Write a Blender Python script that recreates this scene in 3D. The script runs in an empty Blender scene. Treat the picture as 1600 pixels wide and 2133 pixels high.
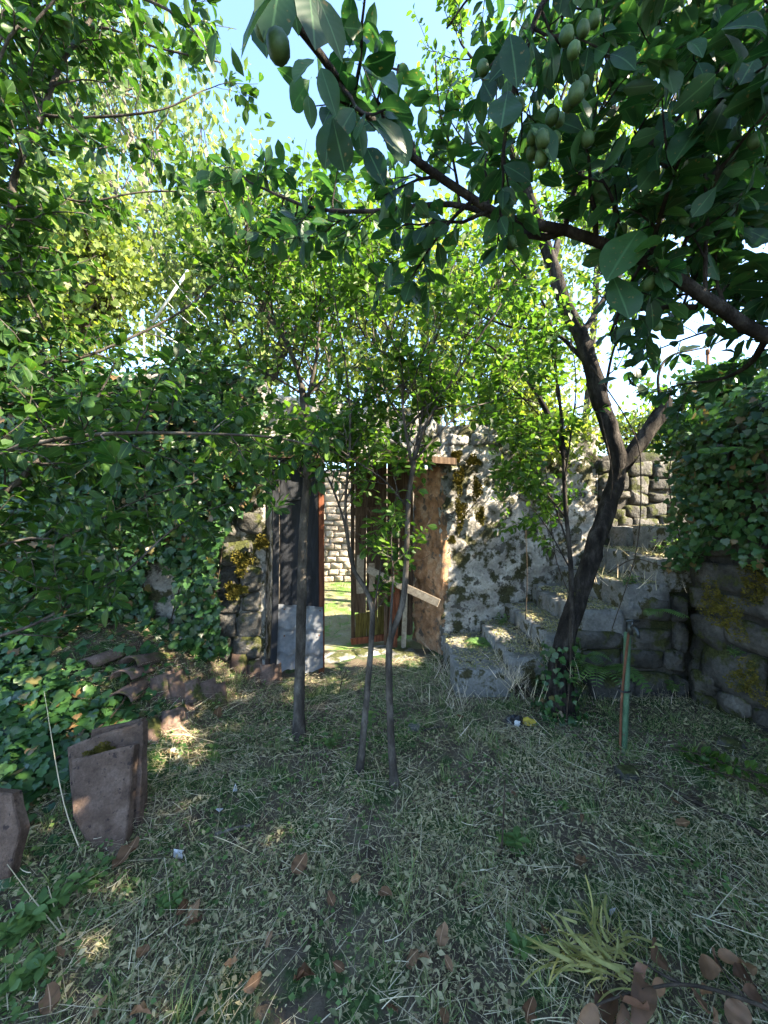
import bpy, math, random
import numpy as np
from mathutils import Matrix, Vector

# ------------------------------------------------------------------ camera, sky, sun, exposure
SC = bpy.context.scene
COL = SC.collection
CAM_H = 1.6
F = 775.0                       # focal length of the photograph in its own pixels (1600 x 2133)
SUN_AZ = math.radians(105)       # clockwise from the view direction (+Y)
SUN_EL = math.radians(39)

cam_data = bpy.data.cameras.new('camera')
cam_data.sensor_fit = 'VERTICAL'
cam_data.sensor_height = 36.0
cam_data.lens = F / 2133.0 * 36.0
cam_data.clip_start = 0.02
cam_data.clip_end = 2000
cam = bpy.data.objects.new('camera', cam_data)
COL.objects.link(cam)
cam.location = (0, 0, CAM_H)
cam.rotation_euler = (math.radians(90), 0, 0)
SC.camera = cam

world = bpy.data.worlds.new('World')
SC.world = world
world.use_nodes = True
wn = world.node_tree.nodes
bg = wn['Background']
sky = wn.new('ShaderNodeTexSky')
sky.sky_type = 'NISHITA'
sky.sun_disc = False
sky.sun_elevation = SUN_EL
sky.sun_rotation = SUN_AZ
sky.air_density = 1.0
sky.dust_density = 0.5
sky.ozone_density = 3.0
world.node_tree.links.new(sky.outputs[0], bg.inputs[0])
bg.inputs[1].default_value = 0.098

sun_data = bpy.data.lights.new('sun', 'SUN')
sun_data.energy = 4.4
sun_data.angle = math.radians(0.55)
sun_data.color = (1.0, 0.87, 0.68)
sun = bpy.data.objects.new('sun', sun_data)
COL.objects.link(sun)
sdir = Vector((math.sin(SUN_AZ) * math.cos(SUN_EL), math.cos(SUN_AZ) * math.cos(SUN_EL), math.sin(SUN_EL)))
sun.rotation_euler = sdir.to_track_quat('Z', 'Y').to_euler()
sun.location = (8, 0, 10)

SC.view_settings.view_transform = 'Standard'
SC.view_settings.look = 'None'
SC.view_settings.gamma = 1.0
SC.view_settings.exposure = 3.12
SC.view_settings.use_curve_mapping = False
SC.render.engine = 'CYCLES'
SC.cycles.max_bounces = 6
SC.cycles.diffuse_bounces = 3
SC.cycles.adaptive_threshold = 0.025
SC.cycles.transmission_bounces = 5
SC.cycles.use_denoising = True

# ------------------------------------------------------------------ helpers
rng = np.random.default_rng(11)
V = lambda *a: np.array(a, dtype=float)

def P(px, py, d):
    """point seen at pixel (px, py) of the photograph, d metres in front of the camera"""
    return V((px - 800.0) / F * d, d, CAM_H - (py - 1066.5) / F * d)

def nrm(a):
    a = np.asarray(a, float)
    return a / np.maximum(np.linalg.norm(a, axis=-1, keepdims=True), 1e-9)

def sstep(a, b, x):
    t = np.clip((np.asarray(x, float) - a) / (b - a), 0, 1)
    return t * t * (3 - 2 * t)

def _hash(ix, iy, iz):
    h = (ix.astype(np.int64) * 374761393 + iy.astype(np.int64) * 668265263 + iz.astype(np.int64) * 2147483647) & 0x7fffffff
    h = ((h ^ (h >> 13)) * 1274126177) & 0x7fffffff
    return ((h ^ (h >> 16)) & 0xffff) / 65535.0

def vnoise(p):
    p = np.asarray(p, float)
    i = np.floor(p).astype(np.int64); f = p - i; f = f * f * (3 - 2 * f)
    r = 0
    for dx in (0, 1):
        for dy in (0, 1):
            for dz in (0, 1):
                w = (f[..., 0] if dx else 1 - f[..., 0]) * (f[..., 1] if dy else 1 - f[..., 1]) * (f[..., 2] if dz else 1 - f[..., 2])
                r = r + w * _hash(i[..., 0] + dx, i[..., 1] + dy, i[..., 2] + dz)
    return r * 2 - 1

def fbm(p, oct=4, gain=.5):
    p = np.asarray(p, float); a = 1.0; s = 0.0; t = 0.0
    for k in range(oct):
        s = s + a * vnoise(p * (2.03 ** k) + 17.3 * k); t += a; a *= gain
    return s / t

def mesh_np(name, verts, faces, mat, tint=None, uv=None, smooth=True):
    """verts (n,3); faces = list of (m,k) int arrays"""
    if not isinstance(faces, list): faces = [faces]
    faces = [np.asarray(f, np.int32) for f in faces if len(f)]
    me = bpy.data.meshes.new(name)
    verts = np.asarray(verts, np.float32)
    me.vertices.add(len(verts)); me.vertices.foreach_set('co', verts.ravel())
    loops = np.concatenate([f.ravel() for f in faces])
    tot = np.concatenate([np.full(len(f), f.shape[1], np.int32) for f in faces])
    start = np.concatenate([[0], np.cumsum(tot)[:-1]]).astype(np.int32)
    me.loops.add(len(loops)); me.loops.foreach_set('vertex_index', loops)
    me.polygons.add(len(tot)); me.polygons.foreach_set('loop_start', start); me.polygons.foreach_set('loop_total', tot)
    me.polygons.foreach_set('use_smooth', np.full(len(tot), smooth, dtype=bool))
    me.update(calc_edges=True)
    if tint is not None:
        a = me.attributes.new('tint', 'FLOAT', 'POINT'); a.data.foreach_set('value', np.asarray(tint, np.float32))
    if uv is not None:
        a = me.attributes.new('luv', 'FLOAT2', 'POINT'); a.data.foreach_set('vector', np.asarray(uv, np.float32).ravel())
    if mat is not None: me.materials.append(mat)
    return me

def link(name, me, parent=None, label=None, cat=None, group=None, kind=None):
    o = bpy.data.objects.new(name, me)
    COL.objects.link(o)
    if parent is not None: o.parent = parent; o.matrix_parent_inverse = Matrix.Translation(-Vector(parent.location))
    if label: o['label'] = label
    if cat: o['category'] = cat
    if group: o['group'] = group
    if kind: o['kind'] = kind
    elif cat: o['kind'] = 'thing'
    return o

def thing(name, loc, label, cat, group=None):
    o = link(name, None, None, label, cat, group)
    o.location = tuple(float(v) for v in loc)
    o.empty_display_size = .1
    return o

class MB:
    """collects quads / tris of several shapes into one mesh"""
    def __init__(s): s.v = []; s.q = []; s.t = []; s.n = 0; s.tint = []
    def add(s, verts, quads=None, tris=None, tint=0.0):
        verts = np.asarray(verts, float)
        s.v.append(verts); s.tint.append(np.full(len(verts), tint))
        if quads is not None and len(quads): s.q.append(np.asarray(quads) + s.n)
        if tris is not None and len(tris): s.t.append(np.asarray(tris) + s.n)
        s.n += len(verts)
    def mesh(s, name, mat, smooth=True):
        f = []
        if s.q: f.append(np.concatenate(s.q))
        if s.t: f.append(np.concatenate(s.t))
        return mesh_np(name, np.concatenate(s.v), f, mat, np.concatenate(s.tint), smooth=smooth)

def catmull(pts, n):
    pts = np.asarray(pts, float)
    if len(pts) < 3:
        t = np.linspace(0, 1, n)[:, None]; return pts[0] * (1 - t) + pts[-1] * t
    p = np.vstack([2 * pts[0] - pts[1], pts, 2 * pts[-1] - pts[-2]])
    seg = np.linalg.norm(np.diff(pts, axis=0), axis=1); cs = np.concatenate([[0], np.cumsum(seg)])
    out = []
    for s in np.linspace(0, cs[-1], n):
        k = min(max(np.searchsorted(cs, s) - 1, 0), len(pts) - 2)
        t = (s - cs[k]) / max(seg[k], 1e-9)
        a, b, c, d = p[k], p[k + 1], p[k + 2], p[k + 3]
        out.append(.5 * ((2 * b) + (c - a) * t + (2 * a - 5 * b + 4 * c - d) * t * t + (3 * b - a - 3 * c + d) * t ** 3))
    return np.array(out)

def tube(mb, path, radii, sides=6, rough=0.0, cap=True, tint=0.0):
    path = np.asarray(path, float); n = len(path)
    radii = np.broadcast_to(np.asarray(radii, float), (n,))
    T = nrm(np.gradient(path, axis=0))
    ref = V(0, 0, 1) if abs(T[:, 2]).mean() < .8 else V(1, 0, 0)
    A = nrm(np.cross(T, ref)); B = np.cross(T, A)
    ang = np.linspace(0, 2 * math.pi, sides, endpoint=False)
    ring = A[:, None, :] * np.cos(ang)[None, :, None] + B[:, None, :] * np.sin(ang)[None, :, None]
    rr = radii[:, None]
    if rough:
        rr = rr * (1 + rough * fbm(path[:, None, :] * 9 + ring * 1.2, 3))
    v = (path[:, None, :] + ring * np.asarray(rr)[..., None]).reshape(-1, 3)
    i = np.arange(n - 1)[:, None] * sides; j = np.arange(sides)[None, :]; j2 = (j + 1) % sides
    q = np.stack([i + j, i + j2, i + sides + j2, i + sides + j], -1).reshape(-1, 4)
    tr = []
    if cap:
        v = np.vstack([v, path[0], path[-1]])
        c0 = n * sides
        for k in range(sides):
            tr.append((c0, (k + 1) % sides, k)); tr.append((c0 + 1, (n - 1) * sides + k, (n - 1) * sides + (k + 1) % sides))
    mb.add(v, q, tr, tint)

def box_verts(w, d, h):
    return np.array([[x, y, z] for x in (-w / 2, w / 2) for y in (-d / 2, d / 2) for z in (-h / 2, h / 2)], float)
BOXQ = np.array([[0, 1, 3, 2], [4, 6, 7, 5], [0, 4, 5, 1], [2, 3, 7, 6], [0, 2, 6, 4], [1, 5, 7, 3]])

def frame_from(dirv, up):
    """(n,3,3) rotation matrices with columns side, dir, normal"""
    d = nrm(dirv); s = nrm(np.cross(d, up)); n = np.cross(s, d)
    return np.stack([s, d, n], -1)

def to_matrix(R, p, s):
    m = Matrix.Identity(4)
    for a in range(3):
        for b in range(3): m[a][b] = float(R[a, b] * (s[b] if hasattr(s, '__len__') else s))
        m[a][3] = float(p[a])
    return m

# ------------------------------------------------------------------ materials
def nt(name):
    m = bpy.data.materials.new(name); m.use_nodes = True
    t = m.node_tree; t.nodes.clear()
    return m, t, t.nodes, t.links

def ramp(N, stops):
    r = N.new('ShaderNodeValToRGB'); e = r.color_ramp.elements
    while len(e) < len(stops): e.new(.5)
    for k, (p, c) in enumerate(stops): e[k].position = p; e[k].color = (c[0], c[1], c[2], 1)
    return r

def surf(name, stops, scale=6.0, rough=.85, bump=.4, bscale=30.0, spec=.2, moss=None, stretch=None, wear=None, bdist=.01, vary=0.0, metallic=0.0, island=0.0, chip=0.0):
    """rough natural surface: layered noise colour, optional moss and second colour patches, bump"""
    m, t, N, L = nt(name)
    out = N.new('ShaderNodeOutputMaterial'); b = N.new('ShaderNodeBsdfPrincipled'); L.new(b.outputs[0], out.inputs[0])
    g = N.new('ShaderNodeNewGeometry'); src = g.outputs['Position']
    if stretch:
        mp = N.new('ShaderNodeMapping'); mp.inputs['Scale'].default_value = stretch; L.new(src, mp.inputs[0]); src2 = mp.outputs[0]
    else: src2 = src
    def noise(sc, det=6, ro=.6, s=None):
        n = N.new('ShaderNodeTexNoise'); n.inputs['Scale'].default_value = sc; n.inputs['Detail'].default_value = det; n.inputs['Roughness'].default_value = ro
        L.new(s or src2, n.inputs[0]); return n
    n1 = noise(scale); r = ramp(N, stops); L.new(n1.outputs[0], r.inputs[0]); col = r.outputs[0]
    def mix(fac, a, bcol, mode='MIX'):
        x = N.new('ShaderNodeMix'); x.data_type = 'RGBA'; x.blend_type = mode
        if hasattr(fac, 'links'): L.new(fac, x.inputs[0])
        else: x.inputs[0].default_value = fac
        L.new(a, x.inputs[6])
        if hasattr(bcol, 'links'): L.new(bcol, x.inputs[7])
        else: x.inputs[7].default_value = (*bcol, 1)
        return x.outputs[2]
    fine = noise(scale * 9, 4, .7); fr = ramp(N, [(.25, (.55, .55, .55)), (.75, (1.25, 1.25, 1.25))]); L.new(fine.outputs[0], fr.inputs[0])
    col = mix(.8, col, fr.outputs[0], 'MULTIPLY')
    if vary:
        oi = N.new('ShaderNodeObjectInfo'); vr = ramp(N, [(0, (1 - vary,) * 3), (1, (1 + vary,) * 3)]); L.new(oi.outputs['Random'], vr.inputs[0])
        col = mix(1.0, col, vr.outputs[0], 'MULTIPLY')
    if island:
        at = N.new('ShaderNodeAttribute'); at.attribute_name = 'tint'
        vr = ramp(N, [(0, (1 - island,) * 3), (1, (1 + island,) * 3)]); L.new(at.outputs['Fac'], vr.inputs[0])
        col = mix(1.0, col, vr.outputs[0], 'MULTIPLY')
    if wear:
        wc, wth, wsc = wear
        n2 = noise(wsc, 5, .6, src); rr = ramp(N, [(wth, (0, 0, 0)), (wth + .08, (1, 1, 1))]); L.new(n2.outputs[0], rr.inputs[0])
        col = mix(rr.outputs[0], col, wc)
    if moss:
        mc, mth, msc, upw = moss
        n3 = noise(msc, 6, .65, src); sx = N.new('ShaderNodeSeparateXYZ'); L.new(g.outputs['Normal'], sx.inputs[0])
        ma = N.new('ShaderNodeMath'); ma.operation = 'MULTIPLY_ADD'; L.new(sx.outputs[2], ma.inputs[0]); ma.inputs[1].default_value = upw; L.new(n3.outputs[0], ma.inputs[2])
        rr = ramp(N, [(mth, (0, 0, 0)), (mth + .07, (1, 1, 1))]); L.new(ma.outputs[0], rr.inputs[0])
        n4 = noise(60, 3, .6, src); mr = ramp(N, [(.3, [c * .5 for c in mc]), (.7, [c * 1.4 for c in mc])]); L.new(n4.outputs[0], mr.inputs[0])
        col = mix(rr.outputs[0], col, mr.outputs[0])
    L.new(col, b.inputs['Base Color'])
    b.inputs['Roughness'].default_value = rough; b.inputs['Specular IOR Level'].default_value = spec; b.inputs['Metallic'].default_value = metallic
    nb = noise(bscale, 8, .7)
    if chip:
        vo = N.new('ShaderNodeTexVoronoi'); vo.inputs['Scale'].default_value = chip; vo.feature = 'F1'
        dn = noise(chip * .8, 3, .6, src); am = N.new('ShaderNodeVectorMath'); am.operation = 'MULTIPLY_ADD'; L.new(dn.outputs[1], am.inputs[0]); am.inputs[1].default_value = (.12, .12, .12); L.new(src, am.inputs[2]); L.new(am.outputs[0], vo.inputs[0])
        cb = N.new('ShaderNodeBump'); cb.inputs['Strength'].default_value = .9; cb.inputs['Distance'].default_value = .02; L.new(vo.outputs[0], cb.inputs['Height'])
    bp = N.new('ShaderNodeBump'); bp.inputs['Strength'].default_value = bump; bp.inputs['Distance'].default_value = bdist
    L.new(nb.outputs[0], bp.inputs['Height']); L.new(bp.outputs[0], b.inputs['Normal'])
    if chip: L.new(cb.outputs[0], bp.inputs['Normal'])
    return m

def leafmat(name, dark, light, trans, tw=.35, rough=.45, veins=True, spec=.35, dead=None):
    m, t, N, L = nt(name)
    out = N.new('ShaderNodeOutputMaterial')
    oi = N.new('ShaderNodeObjectInfo'); at = N.new('ShaderNodeAttribute'); at.attribute_name = 'tint'
    ad = N.new('ShaderNodeMath'); ad.operation = 'ADD'; L.new(oi.outputs['Random'], ad.inputs[0]); L.new(at.outputs['Fac'], ad.inputs[1])
    fr = N.new('ShaderNodeMath'); fr.operation = 'FRACT'; L.new(ad.outputs[0], fr.inputs[0])
    st = [(0, dark), (.85, light), (1.0, [light[0] * 1.25, light[1] * 1.15, light[2]])]
    if dead: st = [(0, dark), (.8, light), (.93, light), (.97, dead)]
    r = ramp(N, st); L.new(fr.outputs[0], r.inputs[0]); col = r.outputs[0]
    g = N.new('ShaderNodeNewGeometry')
    def mix(fac, a, c, mode='MIX'):
        x = N.new('ShaderNodeMix'); x.data_type = 'RGBA'; x.blend_type = mode
        if hasattr(fac, 'links'): L.new(fac, x.inputs[0])
        else: x.inputs[0].default_value = fac
        L.new(a, x.inputs[6])
        if hasattr(c, 'links'): L.new(c, x.inputs[7])
        else: x.inputs[7].default_value = (*c, 1)
        return x.outputs[2]
    nz = N.new('ShaderNodeTexNoise'); nz.inputs['Scale'].default_value = 45; nz.inputs['Detail'].default_value = 3; L.new(g.outputs['Position'], nz.inputs[0])
    vr = ramp(N, [(.3, (.75, .78, .75)), (.7, (1.2, 1.15, 1.1))]); L.new(nz.outputs[0], vr.inputs[0]); col = mix(.7, col, vr.outputs[0], 'MULTIPLY')
    if veins:
        sn = N.new('ShaderNodeTexNoise'); sn.inputs['Scale'].default_value = 95; sn.inputs['Detail'].default_value = 2; L.new(g.outputs['Position'], sn.inputs[0])
        sr = ramp(N, [(.66, (0, 0, 0)), (.72, (1, 1, 1))]); L.new(sn.outputs[0], sr.inputs[0]); col = mix(sr.outputs[0], col, (.11, .085, .03))
    # paler underside
    pale = mix(1.0, col, (1.35, 1.3, 1.55), 'MULTIPLY'); col = mix(g.outputs['Backfacing'], col, pale)
    pr = N.new('ShaderNodeBsdfPrincipled'); pr.inputs['Roughness'].default_value = rough; pr.inputs['Specular IOR Level'].default_value = spec
    if veins:
        uv = N.new('ShaderNodeAttribute'); uv.attribute_name = 'luv'
        sp = N.new('ShaderNodeSeparateXYZ'); L.new(uv.outputs['Vector'], sp.inputs[0])
        ab = N.new('ShaderNodeMath'); ab.operation = 'ABSOLUTE'; L.new(sp.outputs[0], ab.inputs[0])
        mr = ramp(N, [(.02, (1, 1, 1)), (.09, (0, 0, 0))]); L.new(ab.outputs[0], mr.inputs[0])
        col = mix(mr.outputs[0], col, [min(1, c * 1.5 + .015) for c in light])
        m1 = N.new('ShaderNodeMath'); m1.operation = 'MULTIPLY_ADD'; L.new(ab.outputs[0], m1.inputs[0]); m1.inputs[1].default_value = -.28; L.new(sp.outputs[1], m1.inputs[2])
        m2 = N.new('ShaderNodeMath'); m2.operation = 'MULTIPLY'; L.new(m1.outputs[0], m2.inputs[0]); m2.inputs[1].default_value = 50
        m3 = N.new('ShaderNodeMath'); m3.operation = 'SINE'; L.new(m2.outputs[0], m3.inputs[0])
        bp = N.new('ShaderNodeBump'); bp.inputs['Strength'].default_value = .5; bp.inputs['Distance'].default_value = .00008; L.new(m3.outputs[0], bp.inputs['Height'])
        L.new(bp.outputs[0], pr.inputs['Normal'])
    L.new(col, pr.inputs['Base Color'])
    tr = N.new('ShaderNodeBsdfTranslucent'); tc = mix(1.0, col, trans, 'MULTIPLY'); L.new(tc, tr.inputs[0])
    ms = N.new('ShaderNodeMixShader'); ms.inputs[0].default_value = tw; L.new(pr.outputs[0], ms.inputs[1]); L.new(tr.outputs[0], ms.inputs[2])
    L.new(ms.outputs[0], out.inputs[0])
    return m

M = {}
M['ground'] = surf('soil_and_thatch', [(.3, (.06, .047, .033)), (.5, (.115, .092, .066)), (.7, (.16, .14, .095))], 5, .95, .8, 60, .1, moss=((.05, .085, .03), .5, 3, .0), bdist=.02)
M['ground_out'] = surf('grassy_yard', [(.3, (.16, .14, .09)), (.5, (.20, .19, .10)), (.7, (.26, .24, .18))], 4, .95, .6, 60, .1, moss=((.10, .17, .04), .5, 1.6, .0), bdist=.02)
M['plaster'] = surf('crumbling_lime_plaster', [(.3, (.17, .16, .145)), (.48, (.37, .35, .315)), (.62, (.58, .55, .495)), (.75, (.68, .65, .59))], 4.5, .93, .9, 26, .1, moss=((.055, .055, .028), .50, 5, .06), wear=((.09, .085, .075), .53, 9), bdist=.03, chip=7)
M['ochre'] = surf('ochre_plaster', [(.3, (.16, .085, .045)), (.5, (.36, .20, .11)), (.7, (.5, .36, .24))], 6, .93, 1.0, 22, .1, wear=((.12, .09, .07), .54, 9), chip=8, bdist=.02)
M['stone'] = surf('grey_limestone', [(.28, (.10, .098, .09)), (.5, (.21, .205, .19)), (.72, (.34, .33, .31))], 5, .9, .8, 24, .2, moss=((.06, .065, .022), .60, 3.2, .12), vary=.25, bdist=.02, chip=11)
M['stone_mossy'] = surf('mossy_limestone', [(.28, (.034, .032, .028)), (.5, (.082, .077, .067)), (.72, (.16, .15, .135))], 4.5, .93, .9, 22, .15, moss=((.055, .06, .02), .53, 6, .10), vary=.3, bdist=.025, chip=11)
M['mortar'] = surf('earth_mortar', [(.3, (.035, .032, .028)), (.55, (.08, .075, .065)), (.75, (.14, .13, .115))], 6, .95, 1.0, 30, .1, moss=((.04, .045, .018), .52, 3, .05), bdist=.03)
M['step'] = surf('worn_step_stone', [(.28, (.10, .097, .09)), (.5, (.21, .205, .19)), (.72, (.38, .37, .35))], 6, .9, .9, 26, .2, moss=((.06, .055, .025), .51, 6, -.07), wear=((.08, .07, .055), .56, 6), vary=.15, bdist=.02, chip=10)  # moss mask prefers side faces; algae and shade together in their dark tone
M['yardwall'] = surf('yard_wall_stone', [(.3, (.26, .21, .16)), (.5, (.42, .35, .28)), (.7, (.55, .48, .40))], 5, .92, .6, 24, .2, vary=.2, bdist=.02)  # stone tone warmed and lightened to stand in for sunlight
M['tar'] = surf('black_painted_boards', [(.3, (.006, .007, .010)), (.55, (.014, .016, .021)), (.75, (.04, .042, .048))], 7, .62, .6, 22, .3, stretch=(6, 6, .6), bdist=.006)
M['oldwood'] = surf('old_brown_boards', [(.3, (.045, .028, .018)), (.55, (.12, .078, .05)), (.75, (.22, .155, .10))], 6, .85, .8, 20, .15, stretch=(7, 7, .7), vary=.25, bdist=.008)
M['mosswood'] = surf('mossy_old_boards', [(.3, (.05, .035, .012)), (.5, (.12, .095, .025)), (.75, (.2, .17, .05))], 6, .88, .8, 20, .15, stretch=(7, 7, .8), vary=.2, bdist=.008)
M['redwood'] = surf('reddish_timber', [(.3, (.09, .028, .014)), (.55, (.20, .07, .035)), (.75, (.30, .12, .065))], 6, .8, .7, 20, .15, stretch=(7, 7, .7), vary=.2, bdist=.008)
M['palewood'] = surf('pale_weathered_board', [(.3, (.22, .17, .12)), (.55, (.36, .29, .21)), (.75, (.48, .41, .31))], 6, .85, .6, 22, .15, stretch=(5, 5, 5), vary=.2, bdist=.004)
M['tinroof'] = surf('grey_tin_tile_sheet', [(.3, (.13, .14, .155)), (.55, (.18, .19, .205)), (.8, (.23, .24, .25))], 3, .55, .25, 60, .45, wear=((.16, .15, .14), .63, 9), bdist=.003)
M['terracotta'] = surf('terracotta_tile', [(.3, (.07, .048, .038)), (.5, (.13, .088, .068)), (.72, (.21, .145, .115))], 7, .92, .6, 45, .15, moss=((.06, .065, .02), .56, 5, .04), vary=.35, bdist=.006)
M['slab'] = surf('brown_stone_slab', [(.28, (.07, .046, .034)), (.5, (.135, .092, .068)), (.75, (.22, .16, .125))], 9, .92, 1.0, 70, .15, wear=((.045, .033, .03), .585, 34), bdist=.012, vary=.08)
M['mossclump'] = surf('golden_moss', [(.3, (.05, .05, .012)), (.5, (.14, .12, .025)), (.75, (.26, .21, .04))], 18, .97, 1.0, 90, .05, bdist=.01)
M['bark'] = surf('plum_bark', [(.3, (.026, .022, .018)), (.5, (.068, .058, .048)), (.72, (.17, .15, .125))], 14, .92, 1.0, 50, .1, stretch=(1, 1, .45), bdist=.008)
M['bark_dark'] = surf('old_dark_bark', [(.3, (.012, .010, .009)), (.5, (.035, .03, .026)), (.74, (.12, .105, .09))], 16, .95, 1.0, 34, .1, stretch=(1, 1, .35), moss=((.05, .055, .02), .62, 6, .0), bdist=.045)
M['bark_pale'] = surf('pale_bark', [(.3, (.07, .06, .05)), (.5, (.16, .14, .12)), (.72, (.28, .25, .21))], 10, .92, .9, 40, .1, stretch=(1, 1, .4), bdist=.01)
M['twig'] = surf('brown_twig', [(.3, (.03, .023, .017)), (.6, (.075, .058, .043)), (.8, (.13, .105, .08))], 20, .9, .5, 60, .1)
M['plum'] = surf('green_plum_skin', [(.3, (.03, .062, .018)), (.6, (.052, .095, .03)), (.8, (.08, .12, .05))], 22, .55, .06, 90, .25, vary=.2)
M['whitepaint'] = surf('white_painted_metal', [(.3, (.5, .5, .49)), (.7, (.62, .62, .6))], 5, .45, .1, 40, .4)
M['rust'] = surf('rusty_iron', [(.3, (.07, .03, .017)), (.55, (.15, .065, .035)), (.8, (.24, .13, .08))], 14, .85, .5, 60, .2)
M['greenpaint'] = surf('faded_green_paint', [(.3, (.045, .10, .055)), (.55, (.085, .16, .09)), (.8, (.15, .20, .13))], 12, .75, .4, 50, .25, wear=((.09, .07, .05), .62, 16))
M['tapmetal'] = surf('tarnished_brass', [(.3, (.05, .06, .065)), (.7, (.12, .13, .13))], 20, .45, .2, 60, .5, metallic=.8)
M['blackplastic'] = surf('black_plastic_bag', [(.3, (.012, .012, .014)), (.7, (.03, .03, .034))], 10, .35, .2, 40, .5)
M['whitechip'] = surf('white_shard', [(.3, (.5, .5, .5)), (.7, (.66, .66, .66))], 10, .7, .3, 60, .3)
M['yellowpetal'] = surf('yellow_scrap', [(.3, (.5, .36, .04)), (.7, (.65, .5, .08))], 20, .7, .2, 60, .2)
# foliage
M['plumleaf'] = leafmat('plum_leaf_shaded', (.009, .033, .012), (.025, .066, .022), (1.55, 1.8, .7), .38, .42, spec=.25)  # shade on the overhead boughs is lowered into this leaf colour
M['plumleaf_mid'] = leafmat('plum_leaf_part_shaded', (.011, .037, .009), (.036, .082, .016), (1.5, 1.7, .6), .44, .45, spec=.25)  # leaf colour darkened to show the left tree standing in shade
M['plumleaf_bright'] = leafmat('plum_leaf_sunlit', (.021, .062, .011), (.076, .145, .024), (1.5, 1.65, .6), .48, .47, spec=.25)  # sunlit look of saplings and old tree lightened into the leaf colour
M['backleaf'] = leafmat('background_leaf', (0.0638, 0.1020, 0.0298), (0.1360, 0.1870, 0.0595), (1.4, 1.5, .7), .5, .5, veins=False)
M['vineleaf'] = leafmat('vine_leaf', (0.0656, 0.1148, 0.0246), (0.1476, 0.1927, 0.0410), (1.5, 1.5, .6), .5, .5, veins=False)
M['ivyleaf'] = leafmat('ivy_leaf', (.013, .044, .012), (.04, .098, .024), (1.4, 1.6, .7), .2, .34, veins=False, spec=.4, dead=(.14, .09, .04))
M['weed'] = leafmat('weed_leaf', (.06, .12, .035), (.12, .20, .06), (1.4, 1.6, .7), .35, .5, veins=False)
M['fern'] = leafmat('fern_frond', (.07, .15, .04), (.12, .22, .065), (1.4, 1.6, .7), .4, .5, veins=False)
M['litter'] = leafmat('clipped_leaf_litter', (.10, .135, .055), (.42, .37, .215), (1.2, 1.2, .8), .2, .7, veins=False, spec=.15, dead=(.20, .15, .09))
M['straw'] = leafmat('dry_straw', (.36, .31, .2), (.72, .64, .46), (1.1, 1.1, .9), .2, .7, veins=False, spec=.2)
M['grass'] = leafmat('short_grass', (.085, .135, .045), (.19, .245, .09), (1.3, 1.4, .7), .3, .55, veins=False)
M['deadleaf'] = leafmat('dead_brown_leaf', (.10, .055, .03), (.25, .155, .09), (1.2, 1.0, .7), .2, .75, veins=True, spec=.1)
M['darkdead'] = leafmat('dark_dead_leaf', (.075, .036, .02), (.20, .115, .065), (1.1, 1.0, .8), .15, .6, veins=False, spec=.25)
M['yellowleaf'] = leafmat('yellow_wilted_blade', (.22, .23, .07), (.42, .39, .15), (1.2, 1.1, .6), .3, .6, veins=False, spec=.15)
# ------------------------------------------------------------------ ground
def ground_h(x, y):
    x = np.asarray(x, float); y = np.asarray(y, float)
    z = .035 * fbm(np.stack([x * .9, y * .9, x * 0 + 3.1], -1), 3) + .012 * fbm(np.stack([x * 5, y * 5, x * 0], -1), 2)
    z = z * sstep(60, 10, np.hypot(x, y))
    bank = sstep(-.95, -2.5, x) * sstep(1.75, 3.0, y) * sstep(4.2, 3.6, y)
    z = z + .62 * bank + .10 * sstep(-.8, -1.7, x) * sstep(1.1, 2.0, y) * sstep(4.2, 3.6, y)
    z = z + .10 * sstep(1.6, 2.4, x) * sstep(3.4, 2.4, y) * sstep(4.4, 4.2, y)
    return z

def axis(core0, core1, step, far):
    c = np.arange(core0, core1 + 1e-6, step)
    g = [step]; out = []; p = core1
    while p < far: g.append(g[-1] * 1.35); p += g[-1]; out.append(p)
    lo = []; p = core0; s = step
    while p > -far: s *= 1.35; p -= s; lo.append(p)
    return np.array(lo[::-1] + list(c) + out)

gx = axis(-4, 4, .07, 250); gy = axis(-.5, 5.0, .07, 250)
X, Y = np.meshgrid(gx, gy)
Z = ground_h(X, Y)
nx, ny = len(gx), len(gy)
i = np.arange(nx - 1)[None, :] + np.arange(ny - 1)[:, None] * nx
gq = np.stack([i, i + 1, i + 1 + nx, i + nx], -1).reshape(-1, 4)
ground_me = mesh_np('ground', np.stack([X, Y, Z], -1).reshape(-1, 3), gq, M['ground'])
ground_me.materials.append(M['ground_out'])
cy = (gy[:-1] + gy[1:]) / 2
ground_me.polygons.foreach_set('material_index', np.repeat((cy > 4.35).astype(np.int32), nx - 1))
link('ground', ground_me, kind='structure')

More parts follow.
